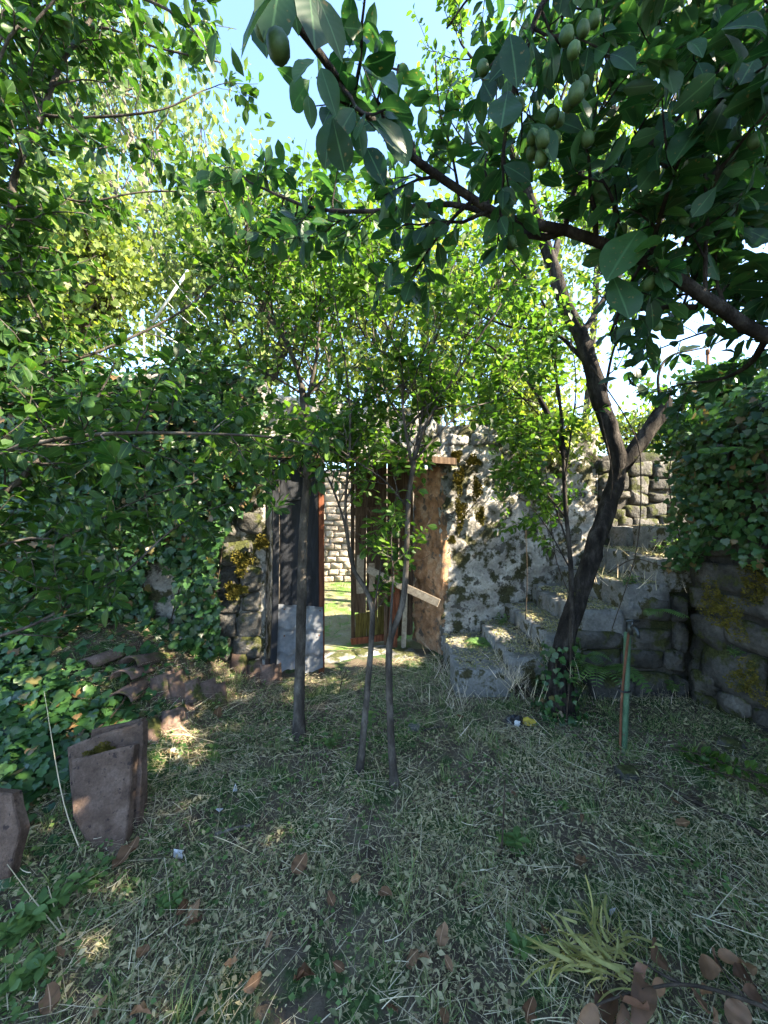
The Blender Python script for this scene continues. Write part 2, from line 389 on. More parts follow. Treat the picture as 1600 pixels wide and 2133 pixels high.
# ------------------------------------------------------------------ masonry
def wall_mesh(p0, p1, z0, z1, thick, disp, res, mat, seed=0, freq=4.0, topwave=.08, uneven=0.0):
    """closed wall body standing on the line p0-p1; the displaced face looks to the right of... (u.y,-u.x)"""
    p0 = V(*p0); p1 = V(*p1); Lg = np.linalg.norm(p1 - p0); u = (p1 - p0) / Lg; n = V(u[1], -u[0])
    nu = max(2, int(Lg / res) + 1); nz = max(2, int((z1 - z0) / res) + 1); nk = max(2, int(thick / res / 1.5) + 1)
    prof = [(0, a) for a in np.linspace(0, 1, nz)] + [(a, 1) for a in np.linspace(0, 1, nk)[1:]] + [(1, a) for a in np.linspace(1, 0, max(2, nz // 3))[1:]]
    prof = np.array(prof); k = len(prof)
    s = np.linspace(0, Lg, nu)
    top = z1 + topwave * fbm(np.stack([s * 1.3, s * 0 + seed, s * 0], -1), 3)
    if uneven: top = top + uneven * s / Lg
    S = np.repeat(s[:, None], k, 1); D = np.repeat(prof[None, :, 0], nu, 0) * thick; A = np.repeat(prof[None, :, 1], nu, 0)
    Zz = z0 + A * (top[:, None] - z0)
    pos = np.stack([p0[0] + u[0] * S - n[0] * D, p0[1] + u[1] * S - n[1] * D, Zz], -1)
    nz_ = fbm(pos * freq + seed * 7.7, 4, .6)
    r2 = np.abs(fbm(pos * freq * 2.3 + seed, 3))
    off = disp * (nz_ * 1.2 - r2)
    nn = np.zeros_like(pos); c = prof[:, 0]
    nn[:, :, 0] = n[0] * np.where(c < .5, 1, -1); nn[:, :, 1] = n[1] * np.where(c < .5, 1, -1)
    tp = (prof[:, 1] > .999); nn[:, tp] = V(0, 0, 1)
    pos = pos + nn * off[..., None]
    v = pos.reshape(-1, 3)
    i = np.arange(nu - 1)[:, None] * k + np.arange(k - 1)[None, :]
    q = np.stack([i, i + k, i + k + 1, i + 1], -1).reshape(-1, 4)
    caps = [np.arange(k)[None, :], (np.arange(k)[::-1] + (nu - 1) * k)[None, :]]
    return mesh_np('masonry', v, [q] + caps, mat)

def stone_mesh(corners, depth, bulge, mat, seed, grid=6, irr=.016):
    """a rough stone: front quad corners (4,3) in order, pushed back along its normal"""
    c = np.asarray(corners, float); g = grid
    a = np.linspace(0, 1, g + 1); Uu, Vv = np.meshgrid(a, a)
    pts = (c[0] * ((1 - Uu) * (1 - Vv))[..., None] + c[1] * (Uu * (1 - Vv))[..., None] + c[2] * (Uu * Vv)[..., None] + c[3] * ((1 - Uu) * Vv)[..., None])
    n = nrm(np.cross(c[1] - c[0], c[3] - c[0])); ctr = c.mean(0)
    e = np.minimum(np.minimum(Uu, 1 - Uu), np.minimum(Vv, 1 - Vv))
    edge = (e < 1e-6)
    corner = ((Uu < 1e-6) | (Uu > 1 - 1e-6)) & ((Vv < 1e-6) | (Vv > 1 - 1e-6))
    pull = np.where(corner, .10, np.where(edge, .02, 0))
    pts = pts + (ctr - pts) * pull[..., None]
    rs = np.random.default_rng(int(seed) + 5)
    h = bulge * np.clip(e * 3.2, 0, 1) ** .7 + bulge * (rs.uniform(-.8, .8) * (Uu - .5) + rs.uniform(-.8, .8) * (Vv - .5)) + irr * 3.0 * fbm(pts * 7 + seed, 4, .65) * (e > 0)
    pts = pts + irr * np.stack([fbm(pts * 6 + seed + 5, 2), fbm(pts * 6 + seed + 9, 2), fbm(pts * 6 + seed + 13, 2)], -1)
    pts = pts + n * h[..., None]
    v = pts.reshape(-1, 3); w = g + 1
    i = np.arange(g)[None, :] + np.arange(g)[:, None] * w
    q = np.stack([i, i + 1, i + 1 + w, i + w], -1).reshape(-1, 4)
    ring = list(range(w)) + [k * w + g for k in range(1, w)] + [g * w + k for k in range(g - 1, -1, -1)] + [k * w for k in range(g - 1, 0, -1)]
    ring = np.array(ring); b = v[ring] + (ctr - v[ring]) * .08 - n * depth
    m = len(ring); nb = len(v); v = np.vstack([v, b]); j = np.arange(m); j2 = (j + 1) % m
    q2 = np.stack([ring[j2], ring[j], nb + j, nb + j2], -1)
    return mesh_np('stone', v, [q, q2, (nb + j[::-1])[None, :]], mat)

def rubble(parent, p0, p1, z0, z1, mat, hmin, hmax, wmin, wmax, proud=.03, gap=.014, lean=0.0, keep=None, seed=1, bulge=.03, jitter=.03, ztop=None):
    r = np.random.default_rng(seed)
    p0 = V(*p0); p1 = V(*p1); Lg = np.linalg.norm(p1 - p0); u = (p1 - p0) / Lg; n = V(u[1], -u[0])
    z = z0; cnt = 0; row = 0
    while z < z1 - .05:
        h = r.uniform(hmin, hmax); s = -r.uniform(0, wmin); row += 1
        if z + h > z1: h = z1 - z
        while s < Lg:
            w = r.uniform(wmin, wmax); a, b = max(s, 0), min(s + w, Lg); s += w
            if b - a < .08: continue
            tilt = r.uniform(-1, 1, 4) * jitter + r.uniform(-.6, .6) * jitter
            zt = z + h * (1 if r.random() < .75 else r.uniform(.75, 1.2))
            co = [(a + gap, z + gap + tilt[0]), (b - gap, z + gap + tilt[1]), (b - gap, zt - gap + tilt[2]), (a + gap, zt - gap + tilt[3])]
            pr = proud * r.uniform(.4, 1.3)
            pts = [V(p0[0] + u[0] * x + n[0] * (pr - lean * zz), p0[1] + u[1] * x + n[1] * (pr - lean * zz), zz) for x, zz in co]
            cpt = np.mean(pts, 0)
            if keep and not keep(cpt): continue
            if ztop and zt > ztop(a / Lg) + .05: continue
            link('stone', stone_mesh(pts, .12 + pr, bulge * r.uniform(.6, 1.4), mat, seed * 10 + cnt), parent); cnt += 1
        z += h
    return cnt

# --- wall with the gateway
gate_wall = thing('stone_garden_wall', (0, 4.0, 0), 'crumbling plastered stone wall with a wide gateway in its middle', 'wall')
GL = (-1.10, 3.44); GR = (.632, 4.15)
link('masonry', wall_mesh((.632, 4.15), (2.6, 4.5), -.2, 2.62, .5, .055, .035, M['plaster'], 1, 4.5), gate_wall)
link('masonry', wall_mesh((-4.6, 2.9), GL, -.2, 2.85, .5, .06, .045, M['plaster'], 2, 4.0), gate_wall)
link('masonry', wall_mesh((GL[0] - .04, GL[1] - .012), (GR[0] + .03, GR[1] + .008), 2.18, 2.68, .48, .05, .035, M['plaster'], 3, 4.5), gate_wall)
link('jamb', wall_mesh((.36, 4.64), (.625, 4.14), -.1, 2.12, .16, .055, .025, M['ochre'], 4, 5.0, 0), gate_wall, label='rounded ochre plaster jamb of the gateway')
rubble(gate_wall, (.70, 4.155), (2.55, 4.485), .2, 2.5, M['stone'], .13, .26, .18, .42, .012, .02, seed=21, bulge=.02,
       keep=lambda c: vnoise(c * 1.7 + 3) > .38)
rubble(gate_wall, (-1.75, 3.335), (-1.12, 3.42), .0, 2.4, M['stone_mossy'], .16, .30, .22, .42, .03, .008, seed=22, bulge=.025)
rubble(gate_wall, (-1.06, 3.44), (.62, 4.13), 2.28, 2.62, M['stone'], .14, .2, .2, .4, .02, .015, seed=23, bulge=.012, keep=lambda c: vnoise(c * 2.1 + 1) > -.1)

def board(name, a, b, wdir, w, t, mat, parent=None, seg=5, warp=.004, rag=0.0, seed=0, **kw):
    """a plank from a to b; wdir = direction of its width, w wide, t thick; slightly warped, optionally with ragged ends"""
    a = V(*a); b = V(*b); d = nrm(b - a); wd = nrm(V(*wdir) - d * np.dot(V(*wdir), d)); nn = np.cross(d, wd)
    r = np.random.default_rng(seed + 77)
    m = 4; rows = []
    for k in range(seg + 1):
        f = k / seg
        for side in (0, 1):
            for j in range(m + 1):
                e = (j / m - .5) * w
                off = 0
                if k == 0: off = rag * r.uniform(-1, .6) if side == 0 else None
                if k == seg: off = rag * r.uniform(-.6, .6) if side == 0 else None
                if off is None: off = rows[-(m + 1)][1]
                pos = a + (b - a) * f + wd * e + nn * ((.5 - side) * t) + nn * warp * math.sin(f * 5 + seed) + wd * warp * math.sin(f * 4 + seed * 2)
                rows.append((pos + d * (off or 0), off or 0))
    v = np.array([q[0] for q in rows]); st = 2 * (m + 1); q = []
    for k in range(seg):
        A = k * st; B = A + st
        for j in range(m):
            q.append((A + j, A + j + 1, B + j + 1, B + j)); q.append((A + m + 1 + j + 1, A + m + 1 + j, B + m + 1 + j, B + m + 1 + j + 1))
        q.append((A + m + 1, A, B, B + m + 1)); q.append((A + m, A + 2 * m + 1, B + 2 * m + 1, B + m))
    for A, fl in ((0, 0), (seg * st, 1)):
        for j in range(m):
            f = (A + j, A + m + 1 + j, A + m + 2 + j, A + j + 1); q.append(f if not fl else f[::-1])
    return link(name, mesh_np(name, v, np.array(q), mat, smooth=False), parent, **kw)

# timber frame of the gateway
frame = thing('timber_gateway', (-1.02, 3.47, 0), 'old timber post and lintel framing the gateway', 'gateway')
board('post', (-1.035, 3.46, -.02), (-1.01, 3.475, 2.10), (1, .4, 0), .055, .07, M['tar'], frame, seed=3, warp=.012)
board('lintel', (-1.12, 3.42, 2.14), (.75, 4.17, 2.15), (-.4, .9, 0), .22, .07, M['oldwood'], frame, seed=4, warp=.01)

# left leaf: black boards, sheet of tin tiles nailed over the foot
lg = thing('gate_leaf', (-1.0, 3.53, .05), 'black board gate leaf with grey tin sheet over its foot', 'gate', 'gate leaves')
la = V(-.985, 3.525); lb = V(-.60, 3.70); lu = (lb - la) / np.linalg.norm(lb - la); LW = np.linalg.norm(lb - la)
edges = [0, .10, .205, .30, .375, LW]
for k in range(5):
    c = la + lu * (edges[k] + edges[k + 1]) / 2; w = edges[k + 1] - edges[k] + .006
    last = k == 4
    z0 = .02 if last else .10 + .03 * math.sin(k * 2.1)
    board('plank', (c[0], c[1] + .006 * (k % 2), z0), (c[0], c[1] + .006 * (k % 2), 2.11), (lu[0], lu[1], 0), w, .026, M['redwood'] if last else M['tar'], lg, seg=6, rag=.05 if last else .02, seed=k + 9)
for zz in (.55, 1.75):
    c0 = la + lu * .02 + V(-lu[1], lu[0]) * .03; c1 = la + lu * (LW - .02) + V(-lu[1], lu[0]) * .03
    board('ledge', (c0[0], c0[1], zz), (c1[0], c1[1], zz), (0, 0, 1), .1, .025, M['oldwood'], lg, seed=int(zz * 9))
# tin tile sheet: three courses of steps, two ribs
su = 46; sv = 40
s = np.linspace(-.035, .405, su); hgt = np.linspace(0, 1, sv)
S, H = np.meshgrid(s, hgt)
bottom = .10 - .10 * S + .02 * np.sin(S * 19) + .014 * fbm(np.stack([S * 30, S * 0, S * 0], -1), 2)
top = .735 - .16 * S
Zs = bottom + (top - bottom) * H
wave = .012 * np.abs(np.sin((S + .02) / .145 * math.pi)) ** .6
ph = ((top - Zs) / .235) % 1.0
stepd = .018 * ph
scal = .012 * np.cos(S / .145 * 2 * math.pi)
ph2 = ((top - Zs + scal) / .235) % 1.0
out = .03 + wave + .020 * ph2
nv = V(lu[1], -lu[0])
vx = la[0] + lu[0] * S + nv[0] * out; vy = la[1] + lu[1] * S + nv[1] * out
v = np.stack([vx, vy, Zs], -1).reshape(-1, 3)
v2 = v - np.array([nv[0], nv[1], 0]) * .0025
i = np.arange(su - 1)[None, :] + np.arange(sv - 1)[:, None] * su
q = np.stack([i, i + 1, i + 1 + su, i + su], -1).reshape(-1, 4)
link('metal_sheet', mesh_np('metal_sheet', np.vstack([v, v2]), np.vstack([q, q[:, ::-1] + len(v)]), M['tinroof'], smooth=True), lg, label='grey pressed tin tile sheet nailed to the gate foot')

for zz in (.45, 1.72):
    c0 = la + lu * -.01 - V(-lu[1], lu[0]) * .02; c1 = la + lu * .30 - V(-lu[1], lu[0]) * .02
    if zz > 1: board('hinge', (c0[0], c0[1], zz), (c1[0], c1[1], zz + .01), (0, 0, 1), .028, .006, M['tar'], lg, seed=int(zz * 7), warp=.002)
for k, (s_, z_) in enumerate([(.03, .69), (.20, .665), (.37, .64), (.03, .44), (.36, .40), (.20, .20)]):
    c0 = la + lu * s_ + nv * .062; mb = MB(); tube(mb, [V(c0[0], c0[1], z_), V(c0[0] + nv[0] * .006, c0[1] + nv[1] * .006, z_)], [.008, .006], 7); link('nail', mb.mesh('nail', M['rust']), lg)

# right leaf: brown boards, standing open behind the opening
rg = thing('gate_leaf', (.35, 4.6, .05), 'brown weathered board gate leaf with mossy yellow foot', 'gate', 'gate leaves')
ra = V(-.40, 4.48); rb = V(.36, 4.66); ru = (rb - ra) / np.linalg.norm(rb - ra); RW = np.linalg.norm(rb - ra)
ed = [0, .05, .19, .33, .45, .60, RW]
for k in range(6):
    c = ra + ru * (ed[k] + ed[k + 1]) / 2; w = ed[k + 1] - ed[k] - .006
    zb = .06 + .02 * math.sin(k * 3)
    if 0 < k < 4:
        board('plank', (c[0], c[1], zb), (c[0], c[1], .42 + .05 * math.sin(k * 5)), (ru[0], ru[1], 0), w, .024, M['mosswood'], rg, seed=k + 30, rag=.015)
        board('plank', (c[0], c[1] + .002, .43 + .05 * math.sin(k * 5)), (c[0], c[1], 2.32), (ru[0], ru[1], 0), w, .024, M['oldwood'], rg, seed=k + 20, rag=.01)
    else:
        board('plank', (c[0], c[1], zb), (c[0], c[1], 2.32), (ru[0], ru[1], 0), w, .026, M['oldwood'], rg, seed=k + 20, rag=.02)
fn = V(ru[1], -ru[0]) * .028
def onr(s, z, k=1.0): c = ra + ru * s + fn * k; return (c[0], c[1], z)
board('ledge', onr(.0, .045), onr(.48, .075), (0, 0, 1), .075, .03, M['redwood'], rg, seed=51, rag=.01)
board('patch_board', onr(.11, .62), onr(.11, 1.08), (ru[0], ru[1], 0), .085, .02, M['palewood'], rg, seed=52)
board('patch_board', onr(.25, .64), onr(.25, .98), (ru[0], ru[1], 0), .07, .02, M['palewood'], rg, seed=53)
board('ledge', onr(.02, 1.6), onr(RW - .02, 1.62), (0, 0, 1), .1, .025, M['oldwood'], rg, seed=54)

board('cross_board', (-.20, 4.42, .925), (.60, 4.07, .60), (0, .2, 1), .085, .022, M['palewood'], seed=55,
      label='pale rough board nailed slantwise from gate leaf to ochre jamb', cat='board')
board('leaning_board', (.10, 4.38, .01), (.145, 4.50, 1.02), (1, .1, 0), .11, .022, M['redwood'], seed=56, rag=.02,
      label='orange brown board leaning upright against the open gate leaf', cat='board', group='boards leaning in the gateway')
board('leaning_board', (.225, 4.36, .01), (.27, 4.50, .86), (1, .2, 0), .055, .022, M['palewood'], seed=57, rag=.02,
      label='narrow pale board leaning beside the ochre jamb', cat='board', group='boards leaning in the gateway')
board('leaning_board', (.02, 4.40, .01), (.03, 4.50, .95), (1, 0, 0), .045, .02, M['oldwood'], seed=58, rag=.02,
      label='thin dark batten leaning against the brown gate leaf', cat='board', group='boards leaning in the gateway')

# threshold stones
def rock(name, c, size, mat, seed, parent=None, rz=0.0, flat=.5, **kw):
    """irregular rounded rock from a subdivided cube"""
    g = 5; a = np.linspace(-1, 1, g); vs = {}; L_ = []; q = []
    def vid(p):
        k = tuple(np.round(p, 4))
        if k not in vs: vs[k] = len(L_); L_.append(p)
        return vs[k]
    for ax in range(3):
        for sg in (-1, 1):
            for ii in range(g - 1):
                for jj in range(g - 1):
                    f = []
                    for di, dj in ((0, 0), (1, 0), (1, 1), (0, 1)):
                        p = [0, 0, 0]; p[ax] = sg; p[(ax + 1) % 3] = a[ii + di]; p[(ax + 2) % 3] = a[jj + dj]; f.append(vid(p))
                    q.append(f if sg > 0 else f[::-1])
    p = np.array(L_, float); p = p / (np.sum(np.abs(p) ** 4, 1) ** .25)[:, None]
    p = p * (1 + .28 * fbm(p * 1.3 + seed * 3.7, 3))[:, None]
    p = p * np.array(size) / 2
    cs, sn = math.cos(rz), math.sin(rz)
    p = np.stack([p[:, 0] * cs - p[:, 1] * sn, p[:, 0] * sn + p[:, 1] * cs, p[:, 2]], -1)
    return link(name, mesh_np(name, p + np.array(c), np.array(q), mat), parent, **kw)
th = thing('threshold', (-.2, 4.25, 0), 'flat worn stones laid across the gateway as a threshold', 'threshold')
for k, (x, y, w, d) in enumerate([(-.52, 4.12, .42, .3), (-.12, 4.28, .5, .32), (.22, 4.2, .34, .26)]):
    rock('stone', (x, y, -.02), (w, d, .09), M['stone'], k + 3, th, .3)

# --- stair along the wall
stair = thing('stone_stair', (1.6, 3.6, 0), 'flight of worn mossy stone steps climbing beside the plastered wall', 'stair')
ST = [(.63, .23), (1.08, .36), (1.40, .54), (1.72, .74), (2.05, .96), (2.40, 1.19), (2.76, 1.43), (3.14, 1.52)]
SF = 3.20
for k, (x, z) in enumerate(ST[:-1]):
    x1 = ST[k + 1][0]; zb = ST[k - 1][1] - .06 if k else -.1
    # each step is two or three blocks side by side, with a worn nosing stone
    ys = [SF - .03 * math.sin(k * 2), SF + .42 + .1 * math.sin(k * 3), SF + .9 + .08 * math.cos(k * 2), 4.22 + .18 * (x - .63)]
    for j in range(3):
        y0, y1 = ys[j] + .006, ys[j + 1] - .006
        dz = .02 * math.sin(k * 5 + j * 2.3); xx = x + .02 * math.sin(k * 3.3 + j * 1.7)
        g = 5
        a = np.linspace(0, 1, g + 1)
        bx0, bx1 = xx, x1 + .05
        n_ = 7
        V3 = []; 
        # rounded box with rough surface
        us = np.linspace(0, 1, n_)
        Q3 = []; vs = {}
        def vid(p):
            kk = tuple(np.round(p, 5))
            if kk not in vs: vs[kk] = len(V3); V3.append(p)
            return vs[kk]
        for ax in range(3):
            for sg in (0, 1):
                for ii in range(n_ - 1):
                    for jj in range(n_ - 1):
                        f = []
                        for di, dj in ((0, 0), (1, 0), (1, 1), (0, 1)):
                            p = [0, 0, 0]; p[ax] = sg; p[(ax + 1) % 3] = us[ii + di]; p[(ax + 2) % 3] = us[jj + dj]; f.append(vid(p))
                        Q3.append(f if sg else f[::-1])
        p = np.array(V3, float) * 2 - 1
        rr = np.sum(np.abs(p) ** 26, 1) ** (1 / 26)
        p = p / rr[:, None]
        sz = V(bx1 - bx0, y1 - y0, z + dz - zb) / 2; ce = V(bx0 + bx1, y0 + y1, z + dz + zb) / 2
        w = p * sz + ce
        w = w + .016 * np.stack([fbm(w * 7 + 3, 3), fbm(w * 7 + 31, 3), fbm(w * 7 + 57, 3)], -1) + .006 * np.stack([fbm(w * 30, 2)] * 3, -1)
        link('step', mesh_np('step', w, np.array(Q3), M['step']), stair)
# side of the stair: dark rubble under the upper steps
link('masonry', wall_mesh((1.30, SF + .06), (2.75, SF + .06), -.2, .3, .5, .03, .05, M['mortar'], 6, 5, .0, .75), stair)
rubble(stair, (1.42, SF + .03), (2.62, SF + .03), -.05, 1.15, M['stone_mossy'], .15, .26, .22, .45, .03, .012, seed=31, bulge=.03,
       keep=lambda c: c[2] < .30 + .60 * (c[0] - 1.42))

# --- upper wall at the head of the stair
uw = thing('rubble_wall', (3.6, 4.9, 1.3), 'low rubble wall at the head of the stone steps', 'wall', 'rubble walls')
link('masonry', wall_mesh((2.58, 4.52), (7.5, 5.9), .6, 2.32, .4, .04, .06, M['mortar'], 8, 4), uw)
rubble(uw, (2.6, 4.51), (5.2, 5.22), 1.1, 2.25, M['stone_mossy'], .12, .24, .2, .5, .02, .008, seed=33, bulge=.02, jitter=.05)

# --- retaining wall on the right
rw = thing('retaining_wall', (2.6, 2, 0), 'dark mossy boulder retaining wall hung with ivy', 'wall', 'rubble walls')
link('masonry', wall_mesh((2.56, 3.10), (2.80, -1.5), -.2, 2.35, .45, .06, .05, M['mortar'], 9, 3.5), rw)
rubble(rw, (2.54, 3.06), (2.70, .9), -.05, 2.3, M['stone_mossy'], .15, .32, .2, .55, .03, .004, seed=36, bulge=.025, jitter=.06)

# terrace behind it
tx = np.array([2.92, 4, 6, 10, 20, 60, 200.]); ty = np.array([-60, -10, -2, 0, 1, 2, 3.15, 4.0, 4.6])
X, Y = np.meshgrid(tx, ty); Zt = 1.46 + .03 * np.sin(X * 2 + Y) + 0 * X
i = np.arange(len(tx) - 1)[None, :] + np.arange(len(ty) - 1)[:, None] * len(tx)
link('terrace', mesh_np('terrace', np.stack([X, Y, Zt], -1).reshape(-1, 3), np.stack([i, i + 1, i + 1 + len(tx), i + len(tx)], -1).reshape(-1, 4), M['ground']), kind='structure')

# --- wall across the yard, seen through the gateway
yw = thing('yard_wall', (-1, 8.3, 0), 'sunlit block wall across the yard, seen through the gateway', 'wall')
link('masonry', wall_mesh((-4, 8.3), (4, 8.6), -.2, 2.6, .4, .02, .12, M['yardwall'], 10, 3), yw)
rubble(yw, (-2.6, 8.33), (.6, 8.45), .02, 2.5, M['yardwall'], .11, .17, .16, .34, .02, .008, seed=37, bulge=.012, jitter=.012)
# ------------------------------------------------------------------ leaf templates (unit length along +Y, face +Z)
def leaf_tpl(rows, width, fold=.25, droop=.18, widest=.58, wav=0.0, petiole=.1, twist=0.0):
    ts = np.linspace(0, 1, rows + 1); vs = []; uv = []
    for t in ts:
        s = t ** (math.log(.5) / math.log(widest)); w = width / 2 * max(math.sin(math.pi * s), 0) ** .75
        y = petiole + t * (1 - petiole); z = -droop * t * t
        for sd in (-1, 0, 1):
            zz = z + abs(sd) * w * fold + wav * w * math.sin(t * 15 + sd * 1.3) * abs(sd)
            vs.append((sd * w + twist * t * (1 if sd else .6), y, zz)); uv.append((sd, t))
    f = []
    for k in range(rows):
        a = k * 3; b = a + 3
        for j in (0, 1):
            if k == 0: f.append((a + 1, b + j + 1, b + j))
            elif k == rows - 1: f.append((a + j, a + j + 1, b + 1))
            else: f += [(a + j, a + j + 1, b + j + 1), (a + j, b + j + 1, b + j)]
    if petiole > 0:
        n = len(vs); vs += [(-.012, 0, .02), (.012, 0, .02)]; uv += [(0, 0), (0, 0)]; f.append((n, n + 1, 1))
    return np.array(vs), np.array(f), np.array(uv, float)

def ivy_tpl(fold=.12, droop=.15):
    o = [(0, .0), (.20, -.10), (.44, .02), (.50, .30), (.30, .40), (.34, .62), (.14, .66), (0, 1.0), (-.14, .66), (-.34, .62), (-.30, .40), (-.50, .30), (-.44, .02), (-.20, -.10)]
    v = [(0, .34, .0)] + [(x, y, fold * abs(x) - droop * max(y - .3, 0) - .05 * (x * x)) for x, y in o]
    n = len(o); f = [(0, 1 + k, 1 + (k + 1) % n) for k in range(n)]
    return np.array(v), np.array(f), np.array([(x, y) for x, y, z in v])

def blade_tpl(width, bend=.25, seg=3):
    v = []; f = []
    for k in range(seg + 1):
        t = k / seg; w = width / 2 * (1 - t ** 2 * .85)
        v += [(-w + bend * .5 * t * t, t, bend * t * t * .4), (w + bend * .5 * t * t, t, bend * t * t * .4)]
    for k in range(seg): a = k * 2; f += [(a, a + 1, a + 3), (a, a + 3, a + 2)]
    return np.array(v), np.array(f), np.array([(0, 0)] * len(v))

NEAR = [leaf_tpl(8, .50, .22, .16, .56, .06), leaf_tpl(8, .46, .35, .3, .60, .05, twist=.08), leaf_tpl(8, .54, .15, .05, .62, .08, twist=-.05), leaf_tpl(8, .44, .45, .1, .52, .07)]
MID = [leaf_tpl(4, .50, .25, .18, .56), leaf_tpl(4, .46, .38, .3, .6), leaf_tpl(4, .52, .15, .05, .6)]
FAR = [leaf_tpl(2, .55, .3, .2, .55, petiole=0), leaf_tpl(2, .48, .4, .35, .5, petiole=0)]
IVY = [ivy_tpl(), ivy_tpl(.28, .3), ivy_tpl(.0, .05)]
BLADE = [blade_tpl(.035, .25, 2), blade_tpl(.025, -.4, 2), blade_tpl(.05, .15, 2)]

def scatter(name, tpls, pos, R, size, mat, tint=None, wid=None):
    """one mesh of many leaves: pos (n,3), R (n,3,3), size (n,)"""
    n = len(pos)
    if n == 0: return None
    pick = rng.integers(0, len(tpls), n); tint = rng.random(n) if tint is None else tint
    VV = []; FF = []; TT = []; UU = []; base = 0
    for k, (tv, tf, tu) in enumerate(tpls):
        s = np.where(pick == k)[0]
        if len(s) == 0: continue
        loc = tv[None] * size[s][:, None, None]
        if wid is not None: loc = loc * np.stack([wid[s], np.ones(len(s)), np.ones(len(s))], -1)[:, None, :]
        w = np.einsum('nij,nkj->nki', R[s], loc) + pos[s][:, None, :]
        m = len(tv); VV.append(w.reshape(-1, 3)); FF.append((tf[None] + (np.arange(len(s)) * m)[:, None, None]).reshape(-1, 3) + base)
        TT.append(np.repeat(tint[s], m)); UU.append(np.tile(tu, (len(s), 1))); base += m * len(s)
    return mesh_np(name, np.concatenate(VV), np.concatenate(FF), mat, np.concatenate(TT), np.concatenate(UU))

_tplmesh = {}
def tpl_objects(name, key, tpls, pos, R, size, mat, parent, label=None):
    for k in range(len(pos)):
        j = int(rng.integers(0, len(tpls))); kk = (key, j, mat.name)
        if kk not in _tplmesh:
            tv, tf, tu = tpls[j]; _tplmesh[kk] = mesh_np(name, tv, tf, mat, np.zeros(len(tv)), tu)
        o = link(name, _tplmesh[kk], parent); o.matrix_basis = to_matrix(R[k], pos[k], size[k])
        if label: o['label'] = label

def project(p):
    d = np.maximum(p[:, 1], 1e-3)
    return 800 + p[:, 0] / d * F, 1066.5 - (p[:, 2] - CAM_H) / d * F, p[:, 1]

def foliage(parent, pos, R, size, mat, near, far, n_obj, key, name='leaf', massname='foliage'):
    """the leaves that show largest become objects of their own, the rest one mass"""
    px, py, d = project(pos)
    vis = (px > 0) & (px < 1600) & (py > 0) & (py < 2133) & (d > .2)
    score = np.where(vis, size / np.maximum(d, .2), 0)
    order = np.argsort(-score); top = order[:n_obj]; top = top[score[top] > 0]
    rest = np.setdiff1d(np.arange(len(pos)), top)
    tpl_objects(name, key, near, pos[top], R[top], size[top], mat, parent)
    me = scatter(massname, far, pos[rest], R[rest], size[rest], mat)
    if me: link(massname, me, parent, kind='stuff')

_pl = {}
def plum_mesh(v):
    if v not in _pl:
        a = []; q = []; n, m = 10, 7
        prof = [(0, -.5), (.25, -.46), (.41, -.30), (.46, 0), (.42, .26), (.27, .44), (.05, .47), (0, .42)]
        for k, (r, z) in enumerate(prof):
            for j in range(n):
                t = 2 * math.pi * j / n; s = 1 - .08 * max(0, math.cos(t)) ** 8 if v else 1
                a.append((r * s * math.cos(t), r * s * math.sin(t), z * (1.12 if v else 1.0)))
        for k in range(len(prof) - 1):
            for j in range(n): q.append((k * n + j, k * n + (j + 1) % n, (k + 1) * n + (j + 1) % n, (k + 1) * n + j))
        st = MB(); st.add(np.array(a), q)
        tube(st, [(0, 0, .42), (.02, 0, .6), (.0, .03, .85)], [.025, .02, .03], 4)
        _pl[v] = st.mesh('plum', M['plum'])
    return _pl[v]

def plums(parent, pts, size):
    for k, p in enumerate(pts):
        o = link('plum', plum_mesh(k % 2), parent)
        s = size * rng.uniform(.85, 1.15)
        o.matrix_basis = Matrix.Translation(Vector(p)) @ Matrix.Rotation(rng.uniform(0, 6), 4, 'Z') @ Matrix.Rotation(rng.uniform(-.35, .35), 4, 'X') @ Matrix.Scale(s, 4)

# ------------------------------------------------------------------ growth
def rand_perp(t, r):
    v = r.normal(size=3); v = v - t * np.dot(v, t); return v / max(np.linalg.norm(v), 1e-6)

